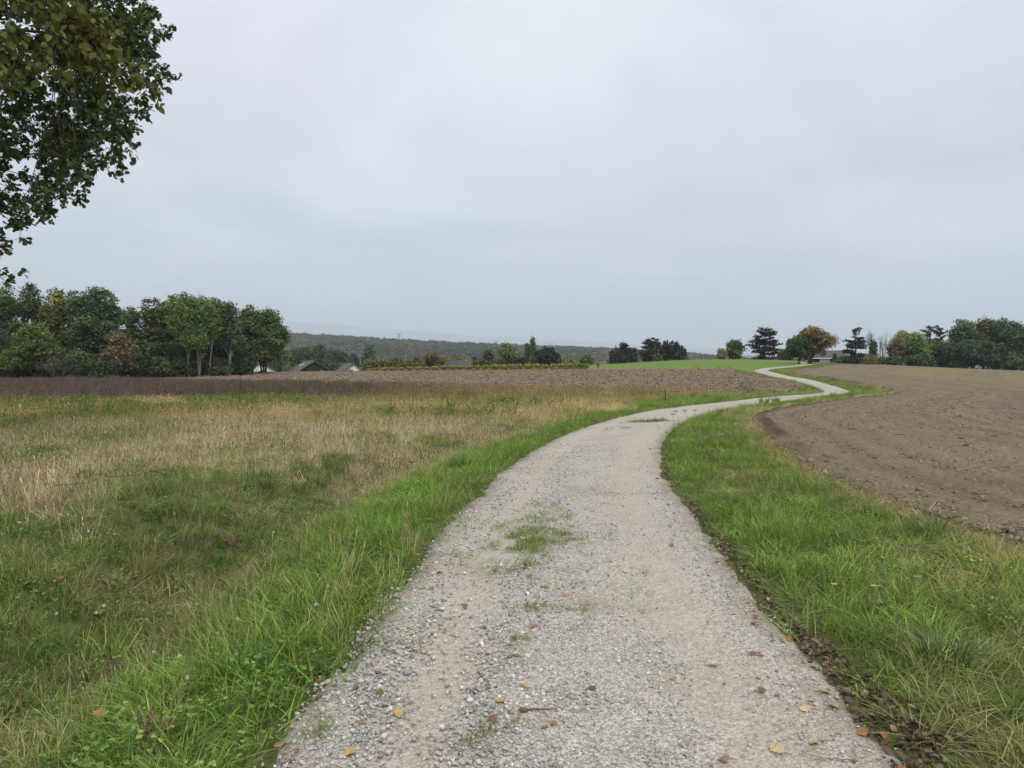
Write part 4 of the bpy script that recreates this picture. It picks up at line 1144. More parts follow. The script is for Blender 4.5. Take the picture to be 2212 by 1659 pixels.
for i, (cx, tp, wz, D, c, lb) in enumerate([(600, 590, 230, 108, DG, 'dark shrub under the broad blue green tree'), (800, 640, 220, 109, DG, 'dark shrub left of the russet tree foot'),
   (1010, 600, 200, 113, (.04, .06, .03), 'dark shrub right of the russet tree foot'), (1190, 640, 200, 115, (.055, .075, .03), 'olive shrub under the orange topped tree'),
   (1370, 640, 200, 117, (.045, .075, .032), 'green shrub at the foot of the bare trunks'), (1620, 640, 220, 119, (.05, .07, .032), 'shrub left of the pale grove trunk'),
   (1800, 590, 220, 122, (.035, .055, .032), 'dark shrub right of the pale grove trunk'), (1960, 735, 90, 128, (.05, .065, .032), 'little round shrub at the right end of the grove'),
   (120, 640, 260, 107, (.05, .07, .03), 'dark undergrowth shrub at the left edge of the photograph'), (-80, 560, 260, 108, DG, 'shrub at the outer left foot of the grove'),
   (1500, 680, 150, 119, (.075, .08, .035), 'low olive shrub between the bare grove trunks'), (1080, 520, 240, 119, (.05, .078, .036), 'mid height dark shrub behind the orange topped tree'), (1300, 520, 260, 121, (.055, .082, .038), 'tall dark undergrowth behind the bare trunks'), (1720, 540, 240, 124, (.05, .075, .036), 'tall undergrowth behind the pale grove trunk'), (400, 620, 260, 109, (.06, .08, .036), 'undergrowth behind the half bare brown bush')]):
    xd, yd = Z1(cx, tp)
    tree('broad', 'grove_shrub', lb, xd, D, yd, wz * .2891, c, 'shrubs at the foot of the grove', 'shrub', base=.0, lobes=7)
xd, yd = Z1(430, 568); tree('bare', 'brushwood_bush', 'half bare brown bush spreading its twigs before the grove', xd, 104, yd, 290 * .2891, None, None, 'bush', n0=11, levels=4, up=.2)
xd, yd = Z1(70, 395); tree('bare', 'bare_tree', 'bare grey tree leaning at the left edge before the grove', xd, 105, yd, 170 * .2891, None, None, n0=3, levels=5)
# trees round the houses in the hollow
G2 = 'trees round the houses in the hollow'
for cx, tp, wz, D, c, lb in [(150, 440, 190, 270, (.10, .115, .038), 'yellow green round tree beside the half hidden white house'), (310, 410, 210, 330, MG, 'mid green tree behind left end of the black gabled house'),
   (440, 415, 210, 335, (.045, .075, .035), 'dark tree straight behind the brown roof with skylights'), (570, 388, 230, 345, (.055, .08, .036), 'tall green tree behind the ridge of the black gabled house'),
   (705, 355, 190, 340, DG, 'highest dark tree between the two brown roofed houses'), (890, 410, 270, 335, (.065, .085, .036), 'broad tree with yellowing side behind the white gabled house'),
   (1080, 470, 150, 340, (.04, .065, .035), 'small dark tree above the white gable'), (1250, 364, 165, 335, (.04, .066, .034), 'lone tall dark tree right of the white gabled house')]:
    xd, yd = Z2(cx, tp); tree('broad', 'hollow_tree', lb, xd, D, yd, wz * .1953, c, G2, base=.05)
xd, yd = Z2(255, 468); tree('conifer', 'blue_spruce', 'small blue grey spruce beside the half hidden white house', xd, 265, yd, 17, (.055, .075, .075), G2, plates=False)
G3 = 'autumn trees behind the vines'
for cx, tp, wz, D, c, lb in [(1320, 512, 270, 215, (.105, .105, .034), 'yellow green bushy tree at the left end of the vines'), (1540, 498, 220, 218, (.14, .115, .034), 'golden yellow bushy tree behind the vines'),
   (1745, 503, 270, 215, (.12, .12, .036), 'broad olive yellow tree behind the vines'), (1950, 452, 200, 222, (.115, .078, .042), 'russet brown tree taller than its yellow neighbours'),
   (2095, 488, 190, 212, (.125, .135, .036), 'bright yellow green tree right of the russet one'), (2230, 520, 150, 214, (.10, .115, .04), 'olive bush left of the grey roofed house')]:
    xd, yd = Z2(cx, tp); tree('broad', 'autumn_tree', lb, xd, D, yd, wz * .1953, c, G3, base=.0, mat='leaf_autumn' if c[0] > .11 else None)
for kind, nm, cx, tp, wz, D, c, lb, ex in [
   ('broad', 'autumn_shrub', 175, 288, 130, 225, (.14, .11, .06), 'pale brown shrub above the grey roof', {}),
   ('conifer', 'small_conifer', 283, 298, 34, 200, (.03, .045, .045), 'small pointed dark conifer right of the grey roof', {'plates': False}),
   ('broad', 'shrub', 340, 318, 120, 180, (.075, .085, .035), 'olive shrub right of the small pointed conifer', {}),
   ('broad', 'dark_tree', 392, 244, 95, 205, (.055, .08, .035), 'dark green tree left of the pale open tree', {}),
   ('broad', 'pale_tree', 545, 190, 160, 195, (.12, .15, .055), 'pale yellow green open crowned tree left of the poplar', {'gap': .38, 'base': .3, 'dens': .8}),
   ('broad', 'shrub', 475, 310, 120, 190, (.075, .095, .04), 'green shrub under the pale open tree', {}),
   ('broad', 'shrub', 640, 300, 130, 190, (.035, .055, .03), 'dark shrub at the foot of the poplar', {}),
   ('poplar', 'poplar_tree', 752, 140, 46, 185, (.085, .10, .05), 'tall slender poplar beside the dark evergreen', {}),
   ('poplar', 'poplar_tree', 709, 190, 38, 186, (.085, .10, .05), 'shorter slender poplar left of the tall one', {}),
   ('bushy', 'dark_evergreen', 865, 222, 205, 170, (.026, .042, .034), 'dark spiky evergreen right of the poplar', {}),
   ('broad', 'shrub', 952, 288, 62, 176, (.05, .07, .035), 'dark shrub right of the spiky evergreen', {}),
   ('broad', 'yellow_bush', 990, 308, 66, 180, (.18, .15, .06), 'ochre yellow bush at the edge of the green crest', {}),
   ('broad', 'yellow_bush', 1090, 318, 90, 185, (.125, .125, .04), 'olive yellow bush left of the round green one', {}),
   ('broad', 'shrub', 1190, 284, 105, 190, (.085, .12, .038), 'round green shrub left of the low roofs', {}),
   ('bushy', 'dark_evergreen', 1405, 240, 70, 225, (.026, .042, .036), 'narrow dark evergreen above the low roofs', {'tips': 5}),
   ('bushy', 'dark_evergreen', 1500, 188, 190, 222, (.024, .040, .034), 'big dark pointed evergreen on the green crest', {}),
   ('conifer', 'cedar_tree', 1692, 148, 160, 228, (.036, .050, .038), 'layered dark cedar on the crest left of the round evergreen', {'form': 'round', 'whorls': 10}),
   ('conifer', 'cedar_tree', 1760, 152, 70, 236, (.045, .055, .040), 'second cedar top just behind the layered one', {'form': 'round'}),
   ('broad', 'shrub', 1770, 270, 80, 220, (.05, .07, .036), 'low green shrub between cedar and round evergreen', {}),
   ('bushy', 'dark_evergreen', 1845, 172, 150, 228, (.022, .040, .032), 'left half of the broad black green evergreen pair', {}),
   ('bushy', 'dark_evergreen', 1935, 178, 140, 226, (.024, .042, .034), 'right half of the broad black green evergreen pair', {})]:
    xd, yd = Z3(cx, tp)
    if kind == 'broad': ex = {'base': .02, **ex}
    tree(kind, nm, lb, xd, D, yd, wz * .2656, c, 'trees along the green crest', 'shrub' if 'shrub' in nm or 'bush' in nm else 'tree', **ex)
for kind, nm, cx, tp, wz, D, c, lb, ex in [
   ('broad', 'yellow_bush', 425, 508, 115, 205, (.17, .145, .075), 'pale yellow bush on the skyline of the crest', {}),
   ('broad', 'crest_tree', 590, 398, 205, 207, (.075, .095, .035), 'olive round tree on the skyline left of the pine', {'gap': .15}),
   ('conifer', 'pine_tree', 962, 252, 345, 215, (.024, .036, .028), 'broad dark layered pine on the skyline left of the walnut', {'form': 'round', 'whorls': 11, 'base': .08, 'dens': 1.15}),
   ('broad', 'shrub', 1220, 520, 180, 190, (.075, .085, .045), 'grey olive shrub between pine and walnut', {'base': .0})]:
    xd, yd = Z4(cx, tp)
    tree(kind, nm, lb, xd, D, yd, wz * .1719, c, 'trees along the green crest', 'shrub' if 'shrub' in nm or 'bush' in nm else 'tree', **ex)
# the walnut by the track: one tree, two tones of foliage
xd, yd = Z4(1555, 233); loc, h, w = place(xd, 141, yd, 455 * .1719)
loc = np.array([*XY(1749, 141), 0]); loc[2] = hz1(loc[0], loc[1])
root = empty('walnut_tree', loc); tag(root, 'rounded brown walnut tree beside the far bend of the track', 'tree')
tk, cr = broad_tree(h, w, base=.22, lobes=13, leaf=.25, gap=.34, dens=.85, trunk_r=.42); fit(tk, cr, h, w)
sh = XY(xd, 141)[0] - loc[0]
for mb in (tk, cr):
    mb.v = [v + np.array([sh, 0, 0]) * np.clip(v[:, 2:3] / h * 1.5, 0, 1) for v in mb.v]
mk_obj('trunk', tk.mesh('trunk', True), M['bark'], root); mk_obj('crown', cr.mesh('crown'), M['leaf_far'], root, color=(.122, .108, .06))
xg, yg = Z4(1395, 355); l2, h2, w2 = place(xg, 139, yg, 275 * .1719)
tk, cr = broad_tree(h2, w2, base=.02, lobes=10, leaf=.27); fit(tk, cr, h2, w2)
root = empty('ivy_tree', l2); tag(root, 'dark green bushy tree pressed against the left of the walnut', 'tree')
mk_obj('trunk', tk.mesh('trunk', True), M['bark'], root); mk_obj('crown', cr.mesh('crown'), M['leaf_far'], root, color=(.042, .072, .028))
# right-hand grove
G4 = 'trees of the dark grove beyond the harrowed field'
for kind, nm, cx, tp, wz, D, c, lb, ex in [
   ('conifer', 'pine_tree', 345, 272, 300, 185, (0.039, 0.058, 0.045), 'open black pine standing right of the chalet', {'form': 'pointed', 'whorls': 8, 'base': .12, 'dens': 1.1}),
   ('bare', 'bare_tree', 645, 300, 190, 180, None, 'bare silvery tree between ivy tree and dark grove', {'n0': 6, 'levels': 5}),
   ('bare', 'bare_tree', 530, 275, 130, 178, None, 'bare tree whose lower half is wrapped in ivy', {'n0': 3, 'levels': 5}),
   ('broad', 'ivy_mass', 535, 395, 85, 177, (0.042, 0.068, 0.039), 'dark ivy mass round the bare tree stem', {'base': .05}),
   ('broad', 'shrub', 515, 555, 145, 172, (0.129, 0.120, 0.060), 'brown green shrub at the foot of the ivy tree', {'base': 0}),
   ('broad', 'shrub', 640, 590, 130, 174, (0.045, 0.068, 0.045), 'dark low shrub at the foot of the silvery tree', {'base': 0}),
   ('broad', 'grove_tree', 790, 388, 150, 176, (0.124, 0.106, 0.072), 'brownish tree at the left edge of the dark grove', {'gap': .25}),
   ('broad', 'grove_tree', 860, 303, 240, 186, (0.158, 0.204, 0.054), 'yellow green round tree at the left end of the dark grove', {}),
   ('broad', 'grove_tree', 1000, 325, 290, 178, (0.106, 0.158, 0.054), 'green tree before the yellow green one', {'base': 0}),
   ('conifer', 'grove_pine', 1170, 243, 200, 190, (0.045, 0.068, 0.045), 'dark pine rising behind the front green grove tree', {'form': 'round'}),
   ('conifer', 'grove_pine', 1280, 262, 140, 190, (0.052, 0.072, 0.048), 'second dark pine in the dip of the grove', {'form': 'round'}),
   ('broad', 'grove_tree', 1230, 400, 320, 182, (0.068, 0.093, 0.048), 'dark tree below the two grove pines', {'base': 0}),
   ('broad', 'grove_tree', 1530, 183, 310, 182, (0.068, 0.113, 0.054), 'tall dark green tree right of the dip in the grove', {'base': .02}),
   ('broad', 'grove_tree', 1760, 163, 270, 180, (0.106, 0.109, 0.052), 'tallest tree of the dark grove with brownish top', {'base': .02}),
   ('broad', 'grove_tree', 1935, 172, 290, 178, (0.064, 0.103, 0.052), 'dark flat topped tree right of the brownish one', {'base': .02}),
   ('broad', 'grove_tree', 2110, 205, 280, 172, (0.066, 0.106, 0.054), 'last grove tree before the right edge of the photograph', {'base': .05, 'gap': .1}),
   ('broad', 'grove_tree', 2340, 200, 300, 170, (0.076, 0.113, 0.054), 'grove tree cut by the right edge of the photograph', {'base': .05}),
   ('broad', 'grove_tree', 1400, 430, 280, 178, (0.052, 0.079, 0.045), 'low dark tree filling the foot of the grove middle', {'base': 0}),
   ('broad', 'grove_tree', 1650, 400, 300, 174, (0.052, 0.083, 0.048), 'low dark tree under the brownish topped one', {'base': 0}),
   ('broad', 'grove_tree', 1870, 420, 300, 172, (0.052, 0.081, 0.048), 'low dark tree under the flat topped one', {'base': 0}),
   ('broad', 'shrub', 1080, 560, 260, 172, (0.048, 0.072, 0.045), 'dark shrub row foot left in the grove', {'base': 0}),
   ('broad', 'shrub', 270, 596, 250, 200, (0.045, 0.064, 0.045), 'low dark hedge right of the chalet', {'base': 0}),
   ('broad', 'shrub', 745, 585, 190, 171, (.045, .065, .04), 'low dark shrub before the brownish tree at the grove edge', {'base': 0}),
   ('broad', 'shrub', 2150, 560, 300, 168, (0.053, 0.077, 0.047), 'dark shrub under the last grove tree', {'base': 0}),
   ('broad', 'shrub', 2400, 560, 300, 166, (0.053, 0.077, 0.047), 'dark shrub at the right edge under the grove', {'base': 0}),
   ('broad', 'shrub', 118, 545, 45, 222, (0.045, 0.068, 0.045), 'small dark shrub at the chalet corner', {'base': 0})]:
    xd, yd = Z5(cx, tp)
    tree(kind, nm, lb, xd, D, yd, wz * .1953, c, G4, 'shrub' if nm in ('shrub', 'ivy_mass') else 'tree', **ex)

# vines: the ends of the rows beyond the ploughed field
vt = []
for i in range(3):
    mb = MB(); n = 34
    c = np.stack([rng.normal(0, .16, n), rng.normal(0, .5, n), rng.uniform(.35, 1.25, n)], 1)
    v, f, va = foliage(c, rdir(n), 7, .13, .17, .2); mb.add(v, f, var=va)
    st = MB(); st.tube([(0, 0, -.1), (.03, 0, .6), (0, 0, 1.1)], [.035, .03, .02], 5)
    po = MB(); po.tube([(0.05, -.6, -.1), (.05, -.62, 1.35)], [.035, .03], 6)
    vt.append((mb.mesh('leaves'), st.mesh('stem'), po.mesh('post')))
nv = 78
for i in range(nv):
    t = i / (nv - 1); xd = 800 + (1268 - 800) * t + rng.normal(0, .5)
    D = np.interp(xd, [800, 1000, 1268], [148, 138, 129]) + rng.normal(0, .15)
    X_, Y_ = XY(xd, D); le, st, po = vt[i % 3]
    root = empty('grape_vine', (X_, Y_, hz1(X_, Y_) + .02), rng.normal(0, .1)); root.scale = (1.1, 1.1, rng.uniform(.85, 1.15) * np.interp(xd, [800, 930, 1268], [.45, .56, .74]))
    last = i > nv - 3
    tag(root, 'yellowing vine stock at the end of its row beyond the ploughed field', 'vine', 'vines in a line beyond the ploughed field')
    mk_obj('leaves', le, M['leaf_far'], root, color=[(.21, .18, .055), (.16, .17, .055), (.19, .155, .06), (.14, .16, .055)][int(rng.integers(0, 4))])
    mk_obj('stem', st, M['bark'], root); mk_obj('post', po, M['old_wood'], root)
for xd, D, c in ((1292, 128.5, (.22, .09, .04)),):
    X_, Y_ = XY(xd, D); root = empty('grape_vine', (X_, Y_, hz1(X_, Y_)))
    root.scale = (.45, .45, 1); tag(root, 'single rust red vine standing apart right of the line', 'vine', 'vines in a line beyond the ploughed field')
    mk_obj('leaves', vt[0][0], M['leaf_far'], root, color=c); mk_obj('stem', vt[0][1], M['bark'], root); mk_obj('post', vt[0][2], M['old_wood'], root)

# ------------------------------------------------------------------ far woods and pylons
def blob_tree(H_, W_, con=False):
    mb = MB()
    if con:
        for k in range(5):
            z0 = H_ * (.12 + .17 * k); rad = W_ / 2 * (1 - .18 * k); n = 9
            a = np.arange(n) / n * 6.283 + k
            ring = np.stack([np.cos(a) * rad * rng.uniform(.75, 1.1, n), np.sin(a) * rad * rng.uniform(.75, 1.1, n), np.full(n, z0) + rng.normal(0, .3, n)], 1)
            v = np.vstack([ring, [[0, 0, z0 + H_ * .26]]]); mb.add(v, t=[[i, (i + 1) % n, n] for i in range(n)], var=.3 + .1 * k)
    else:
        c = rdir(110, .25) * np.array([W_ / 2, W_ / 2, H_ * .36]) * rng.uniform(.65, 1.0, (110, 1)) + np.array([0, 0, H_ * .58])
        o = c - np.array([0, 0, H_ * .5]); o /= np.linalg.norm(o, axis=1)[:, None]
        v, f, va = foliage(c, o, 5, W_ * .07, W_ * .12, .3); mb.add(v, f, var=va)
    return mb.mesh('far_tree')
SRC['wood'] = (source_collection('wood', [blob_tree(15, 11) for i in range(6)], M['far_wood']), 6)
SRC['spruce'] = (source_collection('spruce', [blob_tree(17, 8, True) for i in range(4)], M['far_wood']), 4)
n = 26000
yy = np.sqrt(rng.uniform(420 ** 2, 2150 ** 2, n)); uu = rng.uniform(-.80, .50, n); xx = uu * yy
keep = (fbm(xx / 160, yy / 160, 151, 3) > .36) | (yy > 1000)
keep &= ~((yy < 700) & (uu > .12))
xx, yy, uu = xx[keep], yy[keep], uu[keep]; n = len(xx)
f = fbm(xx / 110, yy / 160, 152, 4)
con = (sstep(1600, 1900, yy) * .6 + .08) * sstep(.62, .38, fbm(xx / 200, yy / 120, 153, 2) * .9) > rng.random(n)
tint = pickcol([(.030, .050, .028), (.048, .072, .034), (.08, .096, .040), (.125, .118, .045)], np.clip((f - .5) * 2.6 + .45 + rng.normal(0, .25, n), 0, 1))
oc = rng.random(n) < .025; tint[oc] = np.array([.13, .10, .045])
sc_ = rng.uniform(.75, 1.15, n) * (1 + .5 * sstep(700, 1300, yy))
m = ~con
put('far_wood', 'mixed deciduous wood covering the far valley side', 'wood', 'wood', xx[m], yy[m], sc_[m] * 1.1, sc_[m], tint[m], tilt=.03)
m = con
put('far_spruce_wood', 'dark spruces along the far wooded ridge', 'wood', 'spruce', xx[m], yy[m], sc_[m], sc_[m] * rng.uniform(.55, .85, m.sum()), np.tile([.024, .038, .03], (m.sum(), 1)) * jit(m.sum()), tilt=.02)

def pylon(xd, top, D, Hp, kind, label):
    X_, Y_ = XY(xd, D); zt = CAMZ + ray(xd, top)[2] * D
    root = empty('electricity_pylon', (X_, Y_, zt - Hp), rng.uniform(-.4, .4)); tag(root, label, 'pylon', 'electricity pylons on the horizon')
    th = .22
    tw = MB(); wb = Hp * .09; wt = Hp * .022; zw = Hp * (.82 if kind == 'cat' else .97)
    lev = [0, .16, .3, .43, .55, .66, .76, 1.0]
    cor = [(-1, -1), (1, -1), (1, 1), (-1, 1)]
    def pt(k, t): w = wb + (wt - wb) * t ** .8; return np.array([cor[k][0] * w, cor[k][1] * w, zw * t])
    for k in range(4):
        leg = MB(); leg.tube([pt(k, t) for t in lev], th * 1.3, 4); mk_obj('leg', leg.mesh('leg'), M['steel'], root)
        for a, b in zip(lev[:-1], lev[1:]):
            k2 = (k + 1) % 4
            tw.tube([pt(k, a), pt(k2, b)], th * .7, 3); tw.tube([pt(k2, a), pt(k, b)], th * .7, 3); tw.tube([pt(k, b), pt(k2, b)], th * .7, 3)
    mk_obj('lattice', tw.mesh('lattice'), M['steel'], root)
    arms = [(.98, .16), (.72, .24)] if kind == 'two' else [(.82, .10)]
    for z, w in arms:
        am = MB(); w *= Hp; zz = z * Hp
        am.tube([(-w, 0, zz), (0, -.8, zz + .9), (w, 0, zz)], th, 4); am.tube([(-w, 0, zz), (0, .8, zz - 1.2), (w, 0, zz)], th, 4)
        for q in np.linspace(-.8, .8, 7): am.tube([(q * w, 0, zz - .9), (q * w + .6, 0, zz + .8)], th * .6, 3)
        for q in (-1, 1): am.tube([(q * w, 0, zz), (q * w, 0, zz - 2.4)], th * .7, 3)
        mk_obj('crossarm', am.mesh('crossarm'), M['steel'], root)
    if kind == 'cat':
        for s_ in (-1, 1):
            hn = MB(); hn.tube([(0, 0, zw - Hp * .06), (s_ * Hp * .10, 0, Hp * .93), (s_ * Hp * .20, 0, Hp)], th * 1.2, 4); hn.tube([(s_ * Hp * .10, 0, Hp * .93), (0, 0, Hp * .92)], th, 4)
            mk_obj('horn', hn.mesh('horn'), M['steel'], root)
    return root
pylon(862, 719, 1750, 52, 'two', 'tall lattice pylon with two arms above the wooded ridge')
pylon(1072, 737, 1800, 44, 'two', 'faint pylon above the pale open crowned tree')
pylon(1187, 739, 1300, 42, 'cat', 'faint pylon with horned top right of the poplar')
pylon(1495, 758, 1250, 40, 'cat', 'faint horned pylon right of the broad evergreens')
pylon(1518, 763, 1700, 42, 'cat', 'faintest pylon left of the pale yellow bush')

# ------------------------------------------------------------------ houses
def gable_house(label, name, loc, rz, L_, W_, eave, ridge, mats, over=.5, asym=0.0, windows=(), gable_mat=None, chimney=None, skylights=(), thick=.22, fascia=None):
    """ridge along local y, gables at -y (front) and +y; windows: (face, u, z, w, h)"""
    root = empty(name, loc, rz); tag(root, label, 'house')
    wall = MB(); hw = W_ / 2; ax = asym * hw
    wall.prism([(-hw, -3), (hw, -3), (hw, eave), (ax, ridge), (-hw, eave)], -L_ / 2, L_ / 2)
    wo_ = mk_obj('wall', wall.mesh('wall'), M[mats[0]], root)
    if gable_mat:
        g = MB(); g.prism([(-hw + .02, .6), (hw - .02, .6), (hw - .02, eave - .05), (ax, ridge - .1), (-hw + .02, eave - .05)], -L_ / 2 - .06, -L_ / 2 - .005)
        mk_obj('gable_cladding', g.mesh('gable_cladding'), M[gable_mat], wo_)
    rf = empty('roof', (0, 0, 0)); rf.parent = root
    for s_ in (-1, 1):
        r_ = MB(); dx = s_ * hw - ax; sl = (eave - ridge) / dx
        ex = s_ * (hw + over); ez = ridge + sl * (ex - ax)
        y0, y1 = -L_ / 2 - over, L_ / 2 + over
        poly = [(ax, ridge + .02), (ex, ez + .02), (ex, ez + .02 + thick), (ax, ridge + .02 + thick)]
        r_.prism(poly if s_ > 0 else poly[::-1], y0, y1)
        slope = mk_obj('roof_slope', r_.mesh('roof_slope'), M[mats[1]], rf)
        if fascia:
            fb = MB(); b = [(ax, ridge - .18), (ex + s_ * .03, ez - .18), (ex + s_ * .03, ez + .10), (ax, ridge + .10)]
            fb.prism(b if s_ > 0 else b[::-1], y0 - .05, y0 - .01)
            mk_obj('barge_board', fb.mesh('barge_board'), M[fascia], rf)
            fb = MB(); fb.box((min(ex, ex + s_ * .14), y0 - .06, ez - .16), (max(ex, ex + s_ * .14), y1, ez + .12)); mk_obj('gutter', fb.mesh('gutter'), M[fascia], rf)
        for sk in skylights:
            if sk[0] != s_: continue
            k = MB(); xa = ax + dx * sk[2]; za = ridge + sl * (xa - ax) + thick + .05
            xb = ax + dx * (sk[2] + .12); zb_ = ridge + sl * (xb - ax) + thick + .05
            k.prism([(xa, za), (xb, zb_), (xb, zb_ + .06), (xa, za + .06)] if s_ > 0 else [(xb, zb_), (xa, za), (xa, za + .06), (xb, zb_ + .06)], sk[1], sk[1] + .9)
            mk_obj('skylight', k.mesh('skylight'), M['white_paint'], rf)
    if chimney:
        c = MB(); c.box((chimney[0] - .35, chimney[1] - .35, ridge - .8), (chimney[0] + .35, chimney[1] + .35, ridge + chimney[2])); ch = mk_obj('chimney', c.mesh('chimney'), M['white_render'], rf)
        c = MB(); c.box((chimney[0] - .45, chimney[1] - .45, ridge + chimney[2] + .003), (chimney[0] + .45, chimney[1] + .45, ridge + chimney[2] + .12))
        mk_obj('chimney_cap', c.mesh('chimney_cap'), M['roof_grey'], rf)
    for face, u_, z_, w_, h_ in windows:
        wn = empty('window', (0, 0, 0)); wn.parent = root
        p = MB(); f = MB()
        if face == 'front':
            y0 = -L_ / 2
            p.box((u_ - w_ / 2, y0 - .05, z_), (u_ + w_ / 2, y0 - .004, z_ + h_)); f.box((u_ - w_ / 2 - .08, y0 - .09, z_ - .08), (u_ + w_ / 2 + .08, y0 - .003, z_ - .003)); f.box((u_ - .03, y0 - .07, z_ + .003), (u_ + .03, y0 - .052, z_ + h_))
        else:
            x0 = -hw if face == 'left' else hw; s_ = -1 if face == 'left' else 1
            lo, hi = sorted((x0 + s_ * .004, x0 + s_ * .05)); p.box((lo, u_ - w_ / 2, z_), (hi, u_ + w_ / 2, z_ + h_))
            lo, hi = sorted((x0 + s_ * .003, x0 + s_ * .09)); f.box((lo, u_ - w_ / 2 - .08, z_ - .08), (hi, u_ + w_ / 2 + .08, z_ - .003))
        mk_obj('pane', p.mesh('pane'), M['window_glass'], wn); mk_obj('frame', f.mesh('frame'), M['white_paint'], wn)
    return root
def house_at(xd, ridge_yd, D, ridge_h):
    X_, Y_ = XY(xd, D); zt = CAMZ + ray(xd, ridge_yd)[2] * D
    return (X_, Y_, zt - ridge_h)
# right-hand chalet: ridge runs left to right, gable towards the field
gable_house('low white chalet with grey roof and white barge boards behind the walnut', 'chalet', house_at(1777, 757.5, 232, 4.6), R(54), 15, 9, 2.5, 4.4, ('white_render', 'roof_grey'), over=.8, fascia='white_paint',
            windows=(('front', -1.8, .9, 1.2, 1.1), ('front', 1.2, .3, .9, 1.9), ('left', -4, .8, 1.6, 1.2), ('left', 1, .6, 2.2, 1.5)), chimney=(.6, 1.5, .7))
# black gabled house with brown roof and skylights
X_, y_ = Z2(592, 541)
gable_house('house with black wooden gable and brown roof with two skylights', 'timber_house', house_at(X_, y_, 262, 6.4), R(30), 13, 12.0, 2.4, 6.3, ('white_render', 'roof_dark'), over=.9, gable_mat='dark_wood', skylights=((-1, 0.2, .30), (-1, 2.0, .36)),
            windows=(('front', 2.4, 1.2, .9, 2.2), ('left', -2, .9, 1.6, 1.2)), chimney=None)
X_, y_ = Z2(1030, 562)
gable_house('white gabled house with steep brown roof and two dark windows', 'gabled_house', house_at(X_, y_, 282, 6.6), R(24), 17, 8.6, 2.7, 6.4, ('white_render', 'roof_dark'), over=.7,
            windows=(('front', -1.0, 2.9, 1.7, 1.1), ('front', 2.4, 2.7, 1.4, 1.1), ('left', 0, .9, 1.4, 1.2)), asym=.0)
X_, y_ = Z2(1195, 615)
gable_house('small dark roofed outbuilding right of the white gabled house', 'outbuilding', house_at(X_, y_, 286, 3.6), R(75), 6, 4.5, 2.2, 3.5, ('white_render', 'roof_dark'), over=.3)
X_, y_ = Z2(40, 562)
gable_house('white house half hidden behind the right end of the grove', 'white_house', house_at(X_, y_, 225, 5.0), R(24), 10, 7.4, 3.0, 4.9, ('white_render', 'roof_dark'), over=.5, windows=(('left', 2, 1.0, 1.4, 1.1), ('left', -2.5, 1.0, 1.4, 1.1)), chimney=(0, 1, .8))
for cx, lb in ((1060, 'low white shed seen between the grove trunks'), (1290, 'long white shed seen through the middle of the grove')):
    xd, y_ = Z1(cx, 690); gable_house(lb, 'shed', house_at(xd, y_, 190, 3.2), R(80), 10, 5, 2.3, 3.1, ('white_render', 'roof_grey'), over=.3)
X_, y_ = Z3(180, 330)
gable_house('steep grey roofed house with white chimney behind the vines', 'grey_roofed_house', house_at(X_, y_, 205, 6.5), R(62), 10, 8, 2.5, 6.3, ('white_render', 'roof_grey'), over=.5, chimney=(.6, -1.0, .5))
X_, y_ = Z3(1330, 333)
gable_house('low brown roofed house with two chimneys sunk behind the green crest', 'low_roofed_house', house_at(X_, y_, 235, 5.0), R(85), 13, 8, 2.6, 4.8, ('white_render', 'roof_brown'), over=.5, chimney=(.5, -2.5, .8))

# ------------------------------------------------------------------ oak at the left edge of the frame
oak_c = np.array([-15.9, 15.0, 9.6]); oak_r = np.array([8.2, 7.4, 6.3])
oz = hz1(-15.4, 15.0)
tk = MB(); tw = MB()
trunk = limb((-15.4, 15, oz - .3), (-15.1, 15.1, 9.5), 9, .012)
tk.tube(trunk, np.linspace(.52, .22, 9), 10)
d = rdir(1500); d = d[d[:, 2] > -.93]
tips = oak_c + d * oak_r * (1 - .30 * rng.random(len(d)) ** 1.6)[:, None]
keepd = (tips[:, 0] > -12.5) | (rng.random(len(tips)) < .16)
tips = tips[keepd]
extra = [P3(a, b, D) for a, b, D in [(372, 182, 15), (350, 68, 15.2), (335, 242, 14.8), (296, 330, 14.6), (262, 352, 15), (200, 398, 14.8), (140, 432, 15.2), (98, 468, 15), (40, 520, 15), (8, 605, 15), (4, 560, 15),
         (340, 200, 14.6), (330, 110, 15), (318, 28, 15), (290, 290, 14.8), (240, 320, 14.8), (300, 150, 14.6), (310, 60, 14.8), (285, 10, 15.2), (180, 380, 15), (60, 490, 15), (120, 440, 14.8), (345, 150, 15.4), (270, 120, 15), (250, 250, 14.8), (220, 290, 15)]]
tips = np.vstack([tips, extra])
lv, lt = oak_leaf_simple(.18)
pos = []; dr = []; nm = []
main = []
for i in range(44):
    a = i / 22 * 6.283 + rng.normal(0, .12); el = rng.uniform(-.75, 1.1)
    e = oak_c + np.array([math.cos(a) * math.cos(el), math.sin(a) * math.cos(el), math.sin(el)]) * oak_r * rng.uniform(.55, .86)
    q = limb(trunk[int(rng.integers(4, 9))], e, 7, .05, .06); tk.tube(q, np.linspace(.13, .02, 7), 6); main.append(q)
mainp = np.vstack(main)
